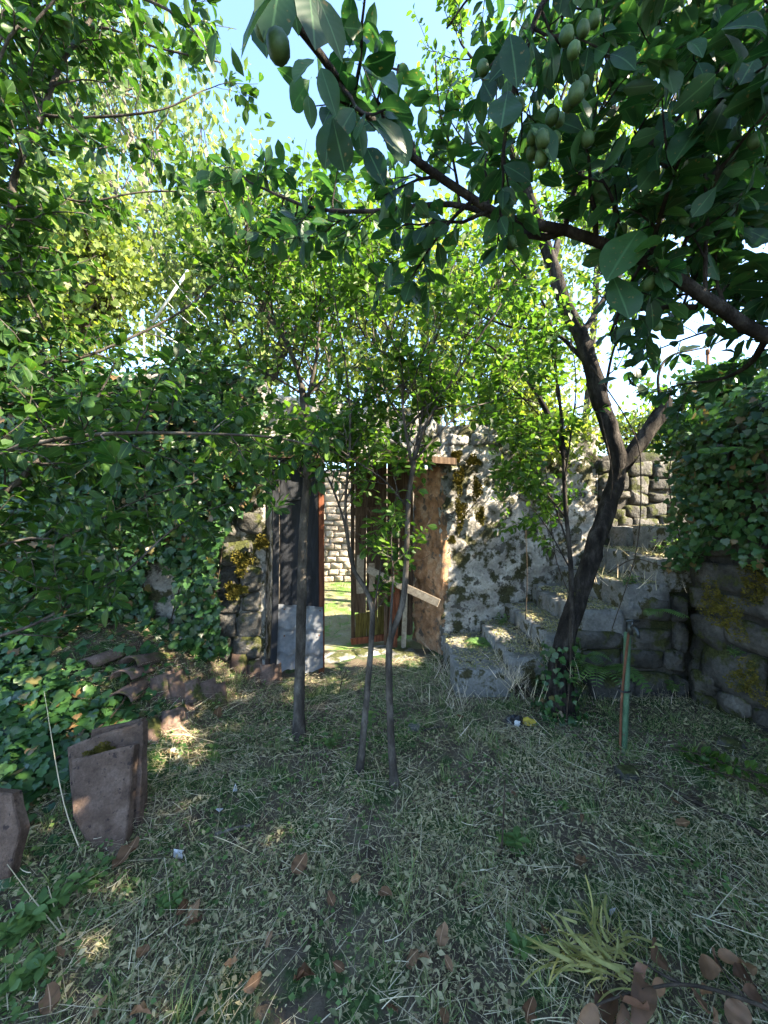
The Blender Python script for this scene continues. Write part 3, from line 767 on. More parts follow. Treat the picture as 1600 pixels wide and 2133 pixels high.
def grow(limbs, r, spacing=.12, L2=(.25, .6), L3=(.10, .28), up=.25, start=.15, lsize=(.04, .065), n3=4, leaf_sp=.03, cluster=(2, 4), ok=None, subspawn=True, droop=.1):
    """limbs: list of (path (n,3), r0, r1). returns twig tubes and leaves"""
    tw = []; LP = []; LD = []; LN = []; LS = []
    def leaves_on(path, f0):
        seg = np.diff(path, axis=0); ln = np.linalg.norm(seg, axis=1); tot = ln.sum()
        n = max(2, int(tot / leaf_sp))
        cs = np.concatenate([[0], np.cumsum(ln)])
        for s in np.linspace(tot * f0, tot, n):
            k = min(max(np.searchsorted(cs, s) - 1, 0), len(seg) - 1); f = (s - cs[k]) / max(ln[k], 1e-6)
            p = path[k] + seg[k] * f; t = seg[k] / max(ln[k], 1e-6)
            if ok is not None and not ok(p): continue
            c = r.integers(cluster[0], cluster[1] + 1)
            for _ in range(c):
                LP.append(p + r.normal(size=3) * .004)
                LD.append(nrm(t * .45 + rand_perp(t, r) * .95 + V(0, 0, -droop)))
                LN.append(nrm(V(0, 0, 1.0) + r.normal(size=3) * .6)); LS.append(r.uniform(*lsize))
    def twig(p, d, L, rad, lev):
        n = 6 if lev == 2 else 4
        path = [p]; dd = d.copy()
        for k in range(n):
            dd = nrm(dd + r.normal(size=3) * .16 + V(0, 0, up * .22)); path.append(path[-1] + dd * L / n)
        path = np.array(path)
        if ok is not None and not ok(path[len(path) // 2]): return
        tw.append((path, rad, rad * .35))
        if lev == 2:
            m = max(1, int(round(n3 * L / .45)))
            for f in np.linspace(.25, .95, m):
                k = min(int(f * n), n - 1); t = nrm(path[k + 1] - path[k])
                twig(path[k] + (path[k + 1] - path[k]) * (f * n - k), nrm(t * .8 + rand_perp(t, r) * .8 + V(0, 0, up)), r.uniform(*L3), rad * .5, 3)
            leaves_on(path, .35)
        else: leaves_on(path, .15)
    for path, r0, r1 in limbs:
        seg = np.linalg.norm(np.diff(path, axis=0), axis=1); cs = np.concatenate([[0], np.cumsum(seg)]); tot = cs[-1]
        s = tot * start
        while s < tot:
            k = min(max(np.searchsorted(cs, s) - 1, 0), len(seg) - 1); f = (s - cs[k]) / max(seg[k], 1e-6)
            p = path[k] + (path[k + 1] - path[k]) * f; t = nrm(path[k + 1] - path[k])
            lr = r0 + (r1 - r0) * s / tot
            L = r.uniform(*L2) * (1 - .45 * s / tot)
            twig(p, nrm(t * .55 + rand_perp(t, r) * .9 + V(0, 0, up)), L, min(lr * .6, .007), 2)
            s += spacing * r.uniform(.6, 1.4)
        t = nrm(path[-1] - path[-2]); twig(path[-1], t, r.uniform(*L2) * .6, max(r1, .003), 2)
    return tw, np.array(LP), np.array(LD), np.array(LN), np.array(LS)

def limb(pts, r0, r1, n=None):
    pts = np.array([P(*p) if len(p) == 3 else np.array(p[:3]) for p in pts])
    L = np.linalg.norm(np.diff(pts, axis=0), axis=1).sum()
    n = n or max(6, int(L / .05))
    return (catmull(pts, n), r0, r1)

def build_tree(name, label, group, base, trunk, limbs, bark, leafm, r, n_obj, near, far, grow_kw, plum_n=0, plum_size=.034, plum_ok=None, sides=9, extra=None, rough=.12):
    root = thing(name, base, label, 'tree', group)
    mb = MB()
    for k_, (path, r0, r1) in enumerate(trunk):
        rad = np.linspace(r0, r1, len(path)) * (1 + (.55 * np.exp(-np.maximum(path[:, 2], 0) / .07) if k_ == 0 else 0)); tube(mb, path, rad, sides, rough)
    link('trunk', mb.mesh('trunk', bark), root)
    for path, r0, r1 in limbs:
        mb = MB(); tube(mb, path, np.linspace(r0, r1, len(path)), 7, rough); link('branch', mb.mesh('branch', bark), root)
    tw, lp, ld, ln, ls = grow(limbs, r, **grow_kw)
    if extra is not None:
        ep, ed, en, es = extra; lp = np.vstack([lp, ep]); ld = np.vstack([ld, ed]); ln = np.vstack([ln, en]); ls = np.concatenate([ls, es])
    mb = MB()
    for path, a, b in tw: tube(mb, path, np.linspace(a, b, len(path)), 4, 0, False)
    link('twigs', mb.mesh('twigs', bark), root, kind='stuff')
    foliage(root, lp, frame_from(ld, ln), ls, leafm, near, far, n_obj, name)
    if plum_n:
        px, py, d = project(lp); sel = np.where((px > 0) & (px < 1600) & (py > 0) & (py < 1400))[0]
        if plum_ok is not None: sel = sel[plum_ok(px[sel], py[sel], d[sel])]
        c = r.choice(sel, min(plum_n, len(sel)), replace=False)
        plums(root, lp[c] + np.stack([r.normal(size=len(c)) * .012, r.normal(size=len(c)) * .012, -r.uniform(.02, .04, len(c))], -1), plum_size)
    print(name, 'leaves', len(lp), 'twigs', len(tw))
    return root

def clear_of_camera(p, rad=.55): return p[0] ** 2 + p[1] ** 2 + (p[2] - CAM_H) ** 2 > rad * rad

# --- plum tree whose boughs hang overhead from the right
r = np.random.default_rng(5)
oh_trunk = [limb([(1.62, .9, -.1, 0), (1.56, .93, .7, 0), (1.5, .97, 1.5, 0), (1.42, 1.0, 2.0, 0), (1.45, 1.05, 2.6, 0)], .10, .06)]
oh = [
    limb([(1.44, 1.0, 1.95, 0), (1600, 700, 1.02), (1500, 640, 1.0), (1380, 560, 1.0), (1290, 520, 1.0), (1180, 480, 1.02), (1055, 453, 1.03), (930, 378, 1.0), (850, 320, .95), (770, 245, .86), (715, 180, .76), (665, 110, .66), (600, 30, .58)], .021, .006),
    limb([(1180, 480, 1.02), (1120, 495, 1.06), (1060, 465, 1.1), (940, 425, 1.15), (760, 440, 1.25), (640, 430, 1.35), (520, 380, 1.45)], .010, .004),
    limb([(1.45, 1.04, 2.4, 0), (1600, 470, 1.1), (1545, 425, 1.12), (1490, 405, 1.15), (1380, 330, 1.2), (1290, 150, 1.25), (1240, 60, 1.25)], .022, .008),
    limb([(1.45, 1.05, 2.55, 0), (1700, 180, .95), (1560, 300, 1.0), (1440, 410, 1.05), (1330, 560, 1.1), (1270, 700, 1.15)], .012, .004),
    limb([(1.45, 1.05, 2.6, 0), (1650, 20, .9), (1520, 120, .92), (1400, 260, .95), (1330, 330, .98)], .012, .004),
    limb([(1.45, 1.05, 2.6, 0), (1500, -250, .95), (1300, -120, .9), (1150, -20, .85), (1090, 120, .82), (1060, 230, .85)], .014, .005),
    limb([(1.45, 1.05, 2.6, 0), (1350, -350, 1.3), (1150, -150, 1.5), (1000, -30, 1.6), (930, 60, 1.7)], .014, .004),
    limb([(1450, 640, 1.02), (1380, 640, 1.1), (1310, 650, 1.2), (1270, 670, 1.3)], .008, .003),
    limb([(1.44, 1.0, 1.95, 0), (1700, 560, 1.1), (1560, 585, 1.15), (1450, 610, 1.2), (1350, 620, 1.25)], .010, .003),
    limb([(1.44, 1.0, 1.95, 0), (1750, 640, 1.25), (1590, 690, 1.35), (1480, 690, 1.45), (1390, 720, 1.55)], .010, .003),
    limb([(1600, 700, 1.02), (1560, 760, 1.15), (1500, 790, 1.3), (1420, 800, 1.45)], .010, .003),
    limb([(1.45, 1.05, 2.6, 0), (1.35, .65, 3.0, 0), (1.0, .3, 3.15, 0), (.5, .1, 3.2, 0), (.1, .1, 3.15, 0)], .014, .005),  # limb out of view, added overhead to shade the leaves nearest the camera
    limb([(1.45, 1.05, 2.6, 0), (1.4, .9, 3.1, 0), (1.1, .6, 3.5, 0), (.7, .5, 3.7, 0)], .014, .005),
    limb([(1.45, 1.05, 2.6, 0), (1900, 60, 1.3), (1750, 250, 1.5), (1580, 340, 1.7), (1450, 300, 1.9)], .014, .004),
]
def oh_ok(p):
    if not clear_of_camera(p, .62): return False
    px, py, d = project(p[None]); px, py = px[0], py[0]
    if p[1] > 0.05 and 430 < px < 1000 and py < 330 and d[0] < 1.9 and not (620 < px < 780 and py > 150): return vnoise(p * 3) > .35
    if p[1] > .05 and py > 900 and px < 1430: return False
    if p[1] > .05 and px < 760 and py > 560: return False
    if p[1] > .05 and px > 1290 and 430 < py < 860: return vnoise(p * 5) > -.35
    if p[1] > .05 and 930 < px < 1260 and 520 < py < 900: return False
    return True
# the leaves hanging closest to the lens, drawn bough by bough: base pixel, tip pixel, depth
near_l = [(600, -40, 480, 85, .42), (590, -60, 560, 70, .46), (560, -30, 540, 90, .5), (650, -30, 720, 110, .40), (640, -50, 660, 95, .44), (600, -60, 620, 60, .5),
          (665, 130, 700, 235, .58), (660, 120, 610, 160, .6), (640, 190, 650, 265, .6), (690, 230, 715, 360, .62), (700, 225, 670, 340, .66), (760, 300, 800, 380, .8),
          (480, 90, 500, 155, .62), (455, 60, 430, 120, .7), (760, 250, 850, 280, .8), (800, 230, 850, 330, .82), (730, 130, 830, 160, .8), (700, 100, 770, 60, .8),
          (1060, 60, 1080, 160, .72), (1080, 60, 1150, 120, .75), (1130, 50, 1180, 140, .72), (1100, 90, 1020, 160, .78), (1180, 180, 1240, 260, .75), (1060, 180, 1040, 260, .75),
          (1100, 250, 1160, 330, .78), (1240, 130, 1330, 200, .85), (1500, 60, 1590, 160, .72), (1520, 190, 1480, 290, .75), (1540, 40, 1610, 20, .7), (1580, 110, 1540, 170, .72),
          (1560, 230, 1600, 330, .72), (1470, 250, 1400, 330, .8), (1500, 380, 1440, 450, .8), (1340, 470, 1270, 560, .9), (1270, 560, 1310, 660, .92), (1380, 330, 1330, 390, .85)]
ep = []; ed = []; en = []; es = []
for bx, by, tx_, ty_, d in near_l:
    a = P(bx, by, d); b = P(tx_, ty_, d * r.uniform(.93, 1.05)); ep.append(a); ed.append(nrm(b - a)); es.append(np.linalg.norm(b - a))
    en.append(nrm(V(r.normal() * .3, -.75, .55 + r.normal() * .25)))
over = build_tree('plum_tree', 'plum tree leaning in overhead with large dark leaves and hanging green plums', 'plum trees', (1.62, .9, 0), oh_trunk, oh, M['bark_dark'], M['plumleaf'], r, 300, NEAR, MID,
    dict(spacing=.085, L2=(.2, .46), L3=(.08, .2), up=.05, start=.12, lsize=(.055, .092), n3=4, leaf_sp=.034, cluster=(1, 3), ok=oh_ok, droop=.25),
    plum_n=26, plum_size=.029, plum_ok=lambda x, y, d: (y < 700) & (x > 900), extra=(np.array(ep), np.array(ed), np.array(en), np.array(es)))
plums(over, [P(550, 55, .47), P(580, 97, .45), P(1180, 75, .72), P(1215, 60, .74), P(1195, 105, .7), P(1240, 40, .75), P(1215, 175, .75), P(1200, 195, .73), P(1185, 215, .76), P(1060, 215, .78), P(1080, 220, .8),
             P(1060, 250, .77), P(1150, 245, .78), P(1165, 250, .8), P(1110, 285, .78), P(1130, 290, .76), P(1155, 290, .79), P(1128, 328, .78), P(1108, 318, .8), P(1355, 590, .92), P(1380, 580, .95), P(1425, 462, .9), P(1370, 680, 1.0)], .029)

# --- plum tree on the left
r = np.random.default_rng(8)
lt_trunk = [limb([(-2.45, 1.5, -.1, 0), (-2.4, 1.52, .8, 0), (-2.25, 1.58, 1.4, 0), (-2.3, 1.7, 2.2, 0), (-2.2, 1.8, 3.2, 0)], .09, .05)]
lt = [
    limb([(-2.27, 1.58, 1.35, 0), (0, 1030, 1.62), (60, 980, 1.66), (110, 930, 1.72), (190, 850, 1.85)], .024, .008),
    limb([(-2.25, 1.56, 1.45, 0), (0, 950, 1.5), (70, 925, 1.48), (200, 905, 1.46), (370, 902, 1.45), (560, 910, 1.5), (660, 930, 1.55)], .013, .004),
    limb([(-2.3, 1.55, .9, 0), (0, 1325, 1.4), (120, 1275, 1.45), (250, 1200, 1.55), (350, 1110, 1.65), (400, 1080, 1.7)], .010, .003),
    limb([(-2.3, 1.7, 2.1, 0), (0, 480, 1.7), (30, 370, 1.7), (85, 240, 1.72), (130, 130, 1.75), (200, 20, 1.8), (230, -80, 1.85)], .02, .006),
    limb([(85, 240, 1.72), (180, 245, 1.75), (330, 230, 1.8), (420, 190, 1.85)], .007, .003),
    limb([(-2.3, 1.7, 2.1, 0), (20, 540, 1.8), (45, 590, 1.85), (80, 660, 1.9), (110, 730, 1.95)], .009, .004),
    limb([(-2.3, 1.68, 1.9, 0), (0, 770, 1.9), (150, 750, 2.0), (280, 700, 2.1), (390, 640, 2.2), (480, 560, 2.3)], .012, .004),
    limb([(-2.25, 1.75, 2.7, 0), (20, 200, 2.0), (180, 60, 2.1), (330, 100, 2.15), (460, 130, 2.2)], .014, .004),
    limb([(-2.25, 1.8, 3.0, 0), (60, -60, 1.7), (250, -20, 1.6), (380, 40, 1.5), (440, 120, 1.5)], .012, .004),
    limb([(-2.3, 1.6, 1.6, 0), (0, 850, 2.1), (180, 830, 2.2), (330, 800, 2.3), (470, 820, 2.4)], .010, .004),
    limb([(-2.3, 1.55, 1.2, 0), (20, 1130, 1.6), (130, 1120, 1.7), (270, 1050, 1.8), (380, 1010, 1.9)], .008, .003),
    limb([(-2.25, 1.72, 2.3, 0), (0, 400, 2.2), (170, 420, 2.3), (300, 400, 2.4), (450, 400, 2.5)], .010, .004),
    limb([(-2.25, 1.75, 2.5, 0), (0, 120, 1.5), (60, 60, 1.5), (140, -30, 1.5)], .010, .004),
]
def lt_ok(p):
    px, py, d = project(p[None]); px, py = px[0], py[0]
    if px > 700: return False
    if py > 1330: return False
    if py > 1120 and px > 420: return False
    if 305 < px < 405 and 555 < py < 745: return vnoise(p * 5) > .05
    if 440 < px < 700 and py < 170: return vnoise(p * 3) > .5
    if 200 < px < 460 and 150 < py < 560 or 250 < px < 450 and 560 < py < 730: return vnoise(p * 2.6) > -.05
    return True
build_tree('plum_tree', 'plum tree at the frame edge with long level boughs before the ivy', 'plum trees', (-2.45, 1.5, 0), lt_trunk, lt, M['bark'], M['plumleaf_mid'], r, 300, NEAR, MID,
    dict(spacing=.08, L2=(.22, .5), L3=(.09, .22), up=.12, start=.1, lsize=(.05, .082), n3=4, leaf_sp=.032, cluster=(1, 3), ok=lt_ok, droop=.15),
    plum_n=34, plum_size=.034)

# --- the three slim plum saplings in front of the gate
def sap_ok(p):
    px, py, d = project(p[None]); px, py = px[0], py[0]
    if py > 1260 or (py > 1000 and (px > 960 or px < 560)): return False
    if 555 < px < 930 and py > 1010: return vnoise(p * 4) > .08
    if 480 < px < 900 and 880 < py <= 1010: return True
    if 880 < px < 1130 and 880 < py: return False
    if py < 330: return vnoise(p * 3) > .1
    if py > 640: return vnoise(p * 5) > -.12
    return True
r = np.random.default_rng(21)
gk = dict(spacing=.06, L2=(.25, .6), L3=(.1, .25), up=.22, start=.06, lsize=(.042, .078), n3=4, leaf_sp=.038, cluster=(1, 3), ok=sap_ok)
t1 = [limb([(622, 1545, 2.62), (624, 1420, 2.62), (628, 1250, 2.62), (632, 1100, 2.6), (640, 980, 2.6), (636, 880, 2.6), (628, 800, 2.6)], .040, .024)]
l1 = [limb([(628, 800, 2.6), (600, 720, 2.55), (545, 640, 2.5), (510, 560, 2.45), (490, 480, 2.4), (450, 380, 2.4)], .016, .004),
      limb([(636, 850, 2.6), (660, 740, 2.6), (668, 620, 2.6), (668, 520, 2.6), (660, 400, 2.6)], .014, .004),
      limb([(632, 830, 2.6), (680, 780, 2.75), (690, 680, 2.9), (700, 560, 3.0)], .012, .004),
      limb([(545, 640, 2.5), (580, 560, 2.5), (600, 480, 2.5), (640, 420, 2.5)], .008, .003),
      limb([(510, 560, 2.45), (520, 440, 2.3), (560, 400, 2.2), (640, 430, 2.1)], .008, .003),
      limb([(630, 820, 2.6), (560, 780, 2.5), (500, 760, 2.4), (430, 770, 2.3)], .010, .003),
      limb([(640, 960, 2.6), (580, 900, 2.5), (520, 880, 2.4)], .006, .003),
      limb([(640, 980, 2.6), (700, 900, 2.5), (740, 870, 2.4)], .006, .003),
      limb([(638, 1010, 2.6), (690, 975, 2.7), (750, 950, 2.8), (800, 945, 2.9)], .006, .003),
      limb([(636, 940, 2.6), (600, 930, 2.75), (560, 930, 2.85)], .005, .003),
      limb([(638, 1000, 2.6), (600, 960, 2.45), (540, 950, 2.3), (500, 930, 2.2)], .006, .003)]
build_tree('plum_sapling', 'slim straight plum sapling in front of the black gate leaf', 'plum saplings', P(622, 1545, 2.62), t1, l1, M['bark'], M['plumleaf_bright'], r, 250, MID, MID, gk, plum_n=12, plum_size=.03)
r = np.random.default_rng(22)
t2 = [limb([(748, 1615, 2.25), (756, 1540, 2.25), (766, 1430, 2.25), (774, 1330, 2.25), (775, 1270, 2.25), (760, 1225, 2.25), (738, 1190, 2.25), (728, 1140, 2.25)], .022, .013)]
l2 = [limb([(728, 1150, 2.25), (715, 1080, 2.28), (690, 1010, 2.3), (660, 950, 2.35), (640, 900, 2.4)], .009, .003),
      limb([(728, 1150, 2.25), (720, 1050, 2.2), (730, 900, 2.15), (720, 760, 2.1), (700, 640, 2.1), (690, 540, 2.1)], .010, .003),
      limb([(774, 1300, 2.25), (790, 1200, 2.22), (800, 1130, 2.2)], .006, .003)]
build_tree('plum_sapling', 'thin crooked plum sapling standing between two straighter ones', 'plum saplings', P(748, 1615, 2.25), t2, l2, M['bark'], M['plumleaf_bright'], r, 130, MID, MID, gk)
r = np.random.default_rng(23)
t3 = [limb([(822, 1640, 2.15), (816, 1560, 2.15), (811, 1440, 2.15), (812, 1340, 2.15), (838, 1260, 2.15), (846, 1180, 2.15), (850, 1060, 2.15), (862, 960, 2.15)], .023, .014),
      limb([(812, 1340, 2.15), (815, 1270, 2.12), (820, 1200, 2.1)], .011, .005)]
l3 = [limb([(862, 960, 2.15), (890, 880, 2.15), (950, 780, 2.15), (1000, 700, 2.15), (1040, 640, 2.15), (1100, 540, 2.15)], .011, .003),
      limb([(858, 970, 2.15), (840, 860, 2.15), (835, 760, 2.15), (800, 660, 2.1), (780, 560, 2.1), (770, 450, 2.1)], .010, .003),
      limb([(858, 970, 2.15), (880, 860, 2.25), (900, 740, 2.35), (920, 620, 2.45), (960, 520, 2.5)], .009, .003),
      limb([(820, 1200, 2.1), (815, 1130, 2.1), (820, 1080, 2.1)], .004, .002),
      limb([(850, 1060, 2.15), (800, 1000, 2.1), (740, 960, 2.05), (700, 930, 2.0)], .006, .003),
      limb([(862, 960, 2.15), (960, 860, 2.3), (1040, 830, 2.4), (1090, 780, 2.5)], .007, .003),
      limb([(835, 760, 2.15), (760, 700, 2.2), (740, 620, 2.3), (760, 520, 2.4)], .007, .003)]
build_tree('plum_sapling', 'slim forked plum sapling closest to the viewer, in front of the open gateway', 'plum saplings', P(822, 1640, 2.15), t3, l3, M['bark'], M['plumleaf_bright'], r, 250, MID, MID, gk, plum_n=8, plum_size=.03)

# --- old leaning tree by the steps
r = np.random.default_rng(31)
t4 = [limb([(1165, 1500, 2.92), (1160, 1400, 2.92), (1180, 1320, 2.93), (1210, 1230, 2.95), (1240, 1130, 2.97), (1268, 1050, 3.0), (1288, 975, 3.0), (1275, 910, 3.02), (1255, 850, 3.05)], .074, .060),
      limb([(1255, 850, 3.05), (1235, 770, 3.05), (1210, 700, 3.05), (1180, 640, 3.05), (1150, 550, 3.05), (1125, 470, 3.05)], .066, .042),
      limb([(1286, 985, 3.0), (1320, 940, 3.0), (1352, 895, 3.0), (1383, 850, 3.0), (1376, 826, 3.0)], .060, .054),
      limb([(1195, 1520, 2.9), (1190, 1420, 2.85), (1190, 1200, 2.85), (1178, 1050, 2.9), (1172, 900, 2.95)], .024, .012)]
l4 = [limb([(1125, 470, 3.05), (1085, 360, 3.1), (1040, 250, 3.15), (1000, 150, 3.2), (960, 90, 3.2)], .045, .008),
      limb([(1150, 550, 3.05), (1180, 440, 3.3), (1230, 330, 3.5), (1300, 200, 3.7), (1350, 90, 3.8)], .032, .008),
      limb([(1235, 770, 3.05), (1150, 690, 3.2), (1060, 680, 3.3), (960, 640, 3.4)], .02, .006),
      limb([(1180, 950, 3.1), (1130, 840, 3.4), (1080, 770, 3.6), (1020, 720, 3.8)], .03, .01),
      limb([(1210, 700, 3.05), (1300, 560, 3.3), (1400, 430, 3.6), (1480, 300, 3.8)], .025, .006),
      limb([(1085, 360, 3.1), (1150, 250, 3.0), (1200, 120, 2.9)], .02, .006),
      limb([(1255, 850, 3.05), (1275, 740, 2.9), (1310, 660, 2.8), (1370, 620, 2.7)], .014, .005),
      limb([(1376, 850, 3.0), (1372, 780, 3.05), (1400, 740, 3.1), (1480, 720, 3.2), (1560, 680, 3.2)], .014, .004),
      limb([(1172, 900, 2.95), (1160, 780, 2.95), (1140, 650, 3.0), (1080, 560, 3.0), (1010, 480, 3.0)], .014, .005),
      limb([(1180, 1080, 2.88), (1120, 1000, 2.9), (1100, 930, 3.0), (1070, 900, 3.1)], .008, .003),
      limb([(1040, 250, 3.15), (980, 300, 3.1), (930, 240, 3.1)], .012, .004),
      limb([(1178, 1120, 2.88), (1150, 1040, 3.0), (1110, 960, 3.15), (1075, 880, 3.3)], .008, .003),
      limb([(1185, 1180, 2.85), (1140, 1100, 2.95), (1100, 1050, 3.1), (1060, 1020, 3.2)], .006, .002),
      limb([(1176, 1000, 2.9), (1190, 900, 2.9), (1200, 800, 2.95), (1190, 700, 3.0)], .008, .003),
      limb([(1172, 930, 2.95), (1110, 850, 3.1), (1050, 800, 3.2), (1000, 790, 3.3)], .008, .003)]
def rt_ok(p):
    px, py, d = project(p[None]); px, py = px[0], py[0]
    if py > 1150: return False
    if px < 1030 and py > 860: return False
    if 1300 < px and 430 < py < 890: return vnoise(p * 2.4) > .15
    if 1095 < px < 1275 and 500 < py < 870: return vnoise(p * 3) > .02
    if 940 < px < 1060 and 460 < py < 640: return vnoise(p * 2.4) > .2
    return True
old = build_tree('old_plum_tree', 'old dark plum tree leaning across the stone steps with a sawn-off limb', 'plum trees', P(1165, 1500, 2.92), t4, l4, M['bark_dark'], M['plumleaf_bright'], r, 220, MID, MID,
    dict(spacing=.115, L2=(.3, .7), L3=(.12, .3), up=.15, start=.12, lsize=(.05, .08), n3=5, leaf_sp=.038, cluster=(1, 3), ok=rt_ok), plum_n=14, plum_size=.034, sides=18, rough=.3)

# --- trees beyond the walls: clumps of leaves round forked limbs
def back_tree(name, label, base, crown_c, crown_r, n_clump, per, leaf, mat, bark, seed, trunk_r=.12, tpls=FAR, hang=.2, gap=0.0):
    r = np.random.default_rng(seed)
    root = thing(name, base, label, 'tree', 'trees beyond the walls')
    base = V(*base); cc = V(*crown_c); cr = V(*crown_r)
    fork = V(base[0] * .6 + cc[0] * .4, base[1] * .6 + cc[1] * .4, cc[2] - cr[2] * .75)
    mb = MB(); tube(mb, catmull([base, base * .5 + fork * .5 + V(.06, 0, 0), fork], 10), np.linspace(trunk_r, trunk_r * .7, 10), 8, .15)
    link('trunk', mb.mesh('trunk', bark), root)
    d = nrm(r.normal(size=(n_clump, 3))); rad = r.uniform(.35, 1.0, n_clump) ** .6
    cl = cc + d * rad[:, None] * cr * (1 + .3 * vnoise(d * 2.3 + seed))[:, None]
    cl = cl[vnoise(cl * .9 + seed) > gap - .5]
    mb = MB(); k2 = 0
    mains = [cc + nrm(r.normal(size=3) * V(1, 1, .5) + V(0, 0, .5)) * cr * .6 for _ in range(7)]
    for m_ in mains: tube(mb, catmull([fork, fork * .5 + m_ * .5 + r.normal(size=3) * .1, m_], 8), np.linspace(trunk_r * .5, .02, 8), 5, 0, False)
    for c in cl:
        j = int(np.argmin([np.linalg.norm(c - m_) for m_ in mains])); a = mains[j] * .6 + fork * .4 if r.random() < .4 else mains[j]
        tube(mb, catmull([a, a * .5 + c * .5 + r.normal(size=3) * .08, c], 5), np.linspace(.016, .004, 5), 3, 0, False)
    link('branches', mb.mesh('branches', bark), root, kind='stuff')
    n = len(cl) * per; ci = np.repeat(np.arange(len(cl)), per)
    spread = np.clip(np.cbrt(cr.prod()) / 5.0, .12, .5)
    pos = cl[ci] + r.normal(size=(n, 3)) * spread * V(1, 1, .8)
    dirs = nrm(r.normal(size=(n, 3)) + V(0, 0, -hang * 3)); up = nrm(r.normal(size=(n, 3)) * .6 + V(0, 0, 1))
    size = r.uniform(.7, 1.3, n) * leaf
    foliage(root, pos, frame_from(dirs, up), size, mat, tpls, tpls, 40, name + str(seed))
    return root

back_tree('slender_tree', 'tall airy sunlit tree with drooping leaves behind the ivy wall', (-2.9, 6.3, 0), P(300, 380, 6.3), (1.9, 1.3, 2.9), 190, 48, .13, M['backleaf'], M['bark_pale'], 41, .10, hang=.5, gap=.25)
back_tree('vine_covered_tree', 'bright yellow green vine-smothered tree above the far end of the ivy wall', (-3.6, 4.6, 0), P(140, 560, 4.5), (.95, .6, 1.2), 110, 70, .065, M['vineleaf'], M['bark'], 42, .1, tpls=IVY, hang=.6, gap=.0)
back_tree('garden_tree', 'leafy tree rising behind the gateway between the saplings', (.4, 6.4, 0), P(930, 680, 6.0), (2.7, 1.0, 1.6), 230, 50, .11, M['vineleaf'], M['bark'], 43, .1, gap=.0)
back_tree('garden_tree', 'bushy tree behind the wall beside the slim straight sapling', (-1.7, 6.0, 0), P(520, 620, 5.6), (1.5, .9, 1.7), 150, 50, .11, M['backleaf'], M['bark'], 44, .1, gap=.05)
back_tree('garden_tree', 'sunlit tree high on the terrace behind the old leaning tree', (3.25, 6.4, 1.4), P(1330, 260, 6.0), (2.2, 1.2, 2.5), 130, 44, .12, M['vineleaf'], M['bark'], 45, .07, gap=.25)
back_tree('terrace_bush', 'low bush growing on the terrace above the stone steps', (3.9, 5.4, 1.4), P(1360, 900, 5.4), (1.2, .5, .4), 60, 44, .08, M['vineleaf'], M['bark'], 46, .03, gap=.0)
back_tree('terrace_bush', 'bush spilling over the plastered wall above the stone steps', (1.7, 5.0, 1.4), P(1100, 890, 4.45), (.75, .28, .62), 80, 44, .08, M['vineleaf'], M['bark'], 47, .03, gap=.0)
back_tree('terrace_bush', 'bush growing along the wall top above the gateway', (-.3, 4.5, 2.4), P(770, 800, 4.4), (1.3, .35, .4), 45, 36, .075, M['vineleaf'], M['bark'], 48, .03, gap=.0)
back_tree('terrace_bush', 'dark leafy bush where the ivy curtain meets the terrace', (3.4, 3.78, 1.45), (3.4, 3.78, 2.35), (.4, .32, .7), 60, 60, .07, M['ivyleaf'], M['bark'], 49, .03, tpls=IVY, gap=.0)
# --- tree added on the terrace, mostly out of view, to shade the foreground
r = np.random.default_rng(61)
tt = [limb([(3.7, 1.7, 1.4, 0), (3.65, 1.75, 2.2, 0), (3.55, 1.8, 3.0, 0)], .09, .06)]
tl = []
for k in range(13):
    a = 2 * math.pi * k / 13 + .3; e = V(3.5 + 1.15 * math.cos(a), 0.55 + 1.6 * math.sin(a), 2.7 + 2.3 * ((k * 5) % 13) / 13.0)
    tl.append((catmull([V(3.58, 1.8, 2.6 + .03 * k), V(3.55, 1.75, 2.9) * .5 + e * .5 + V(0, 0, .15), e], 12), .02, .005))
def tt_ok(p):
    px, py, d = project(p[None])
    if p[1] > 2.35: return False
    return not (p[1] > .1 and 1340 < px[0] < 1600 and 430 < py[0] < 800)
build_tree('plum_tree', 'mostly unseen plum tree added on the terrace to shade the garden floor', 'plum trees', (3.7, 1.7, 1.4), tt, tl, M['bark'], M['plumleaf'], r, 40, MID, MID,
    dict(spacing=.105, L2=(.4, .8), L3=(.14, .3), up=.1, start=.2, lsize=(.075, .105), n3=5, leaf_sp=.045, cluster=(2, 3), ok=tt_ok))

# ------------------------------------------------------------------ ground positions from the photograph
def G(px, py, lift=0.0):
    d = CAM_H * F / max(py - 1066.5, 40)
    for _ in range(12):
        p = P(px, py, d); d = d * .5 + .5 * (CAM_H - float(ground_h(p[0], p[1])) - lift) * F / (py - 1066.5)
    p = P(px, py, d); p[2] = float(ground_h(p[0], p[1])) + lift
    return p

# ------------------------------------------------------------------ ivy
def ivy(name, label, pos, out, size, n_obj, stems, seed, leafsize=(.04, .075)):
    r = np.random.default_rng(seed)
    root = thing(name, pos.mean(0) * V(1, 1, 0), label, 'ivy', 'ivy on walls and bank')
    n = len(pos)
    nr = nrm(out + r.normal(size=(n, 3)) * .38 + V(0, 0, .35)); d = r.normal(size=(n, 3)) * .7 + V(0, 0, -.9)
    d = nrm(d - nr * np.sum(d * nr, 1, keepdims=True))
    foliage(root, pos, frame_from(d, nr), r.uniform(*leafsize, n), M['ivyleaf'], IVY, IVY, n_obj, name + str(seed))
    mb = MB()
    for s in stems: tube(mb, catmull(s, 10), np.linspace(.007, .003, 10), 4, 0, False)
    link('stems', mb.mesh('stems', M['twig']), root, kind='stuff')
    return root

r = np.random.default_rng(71)
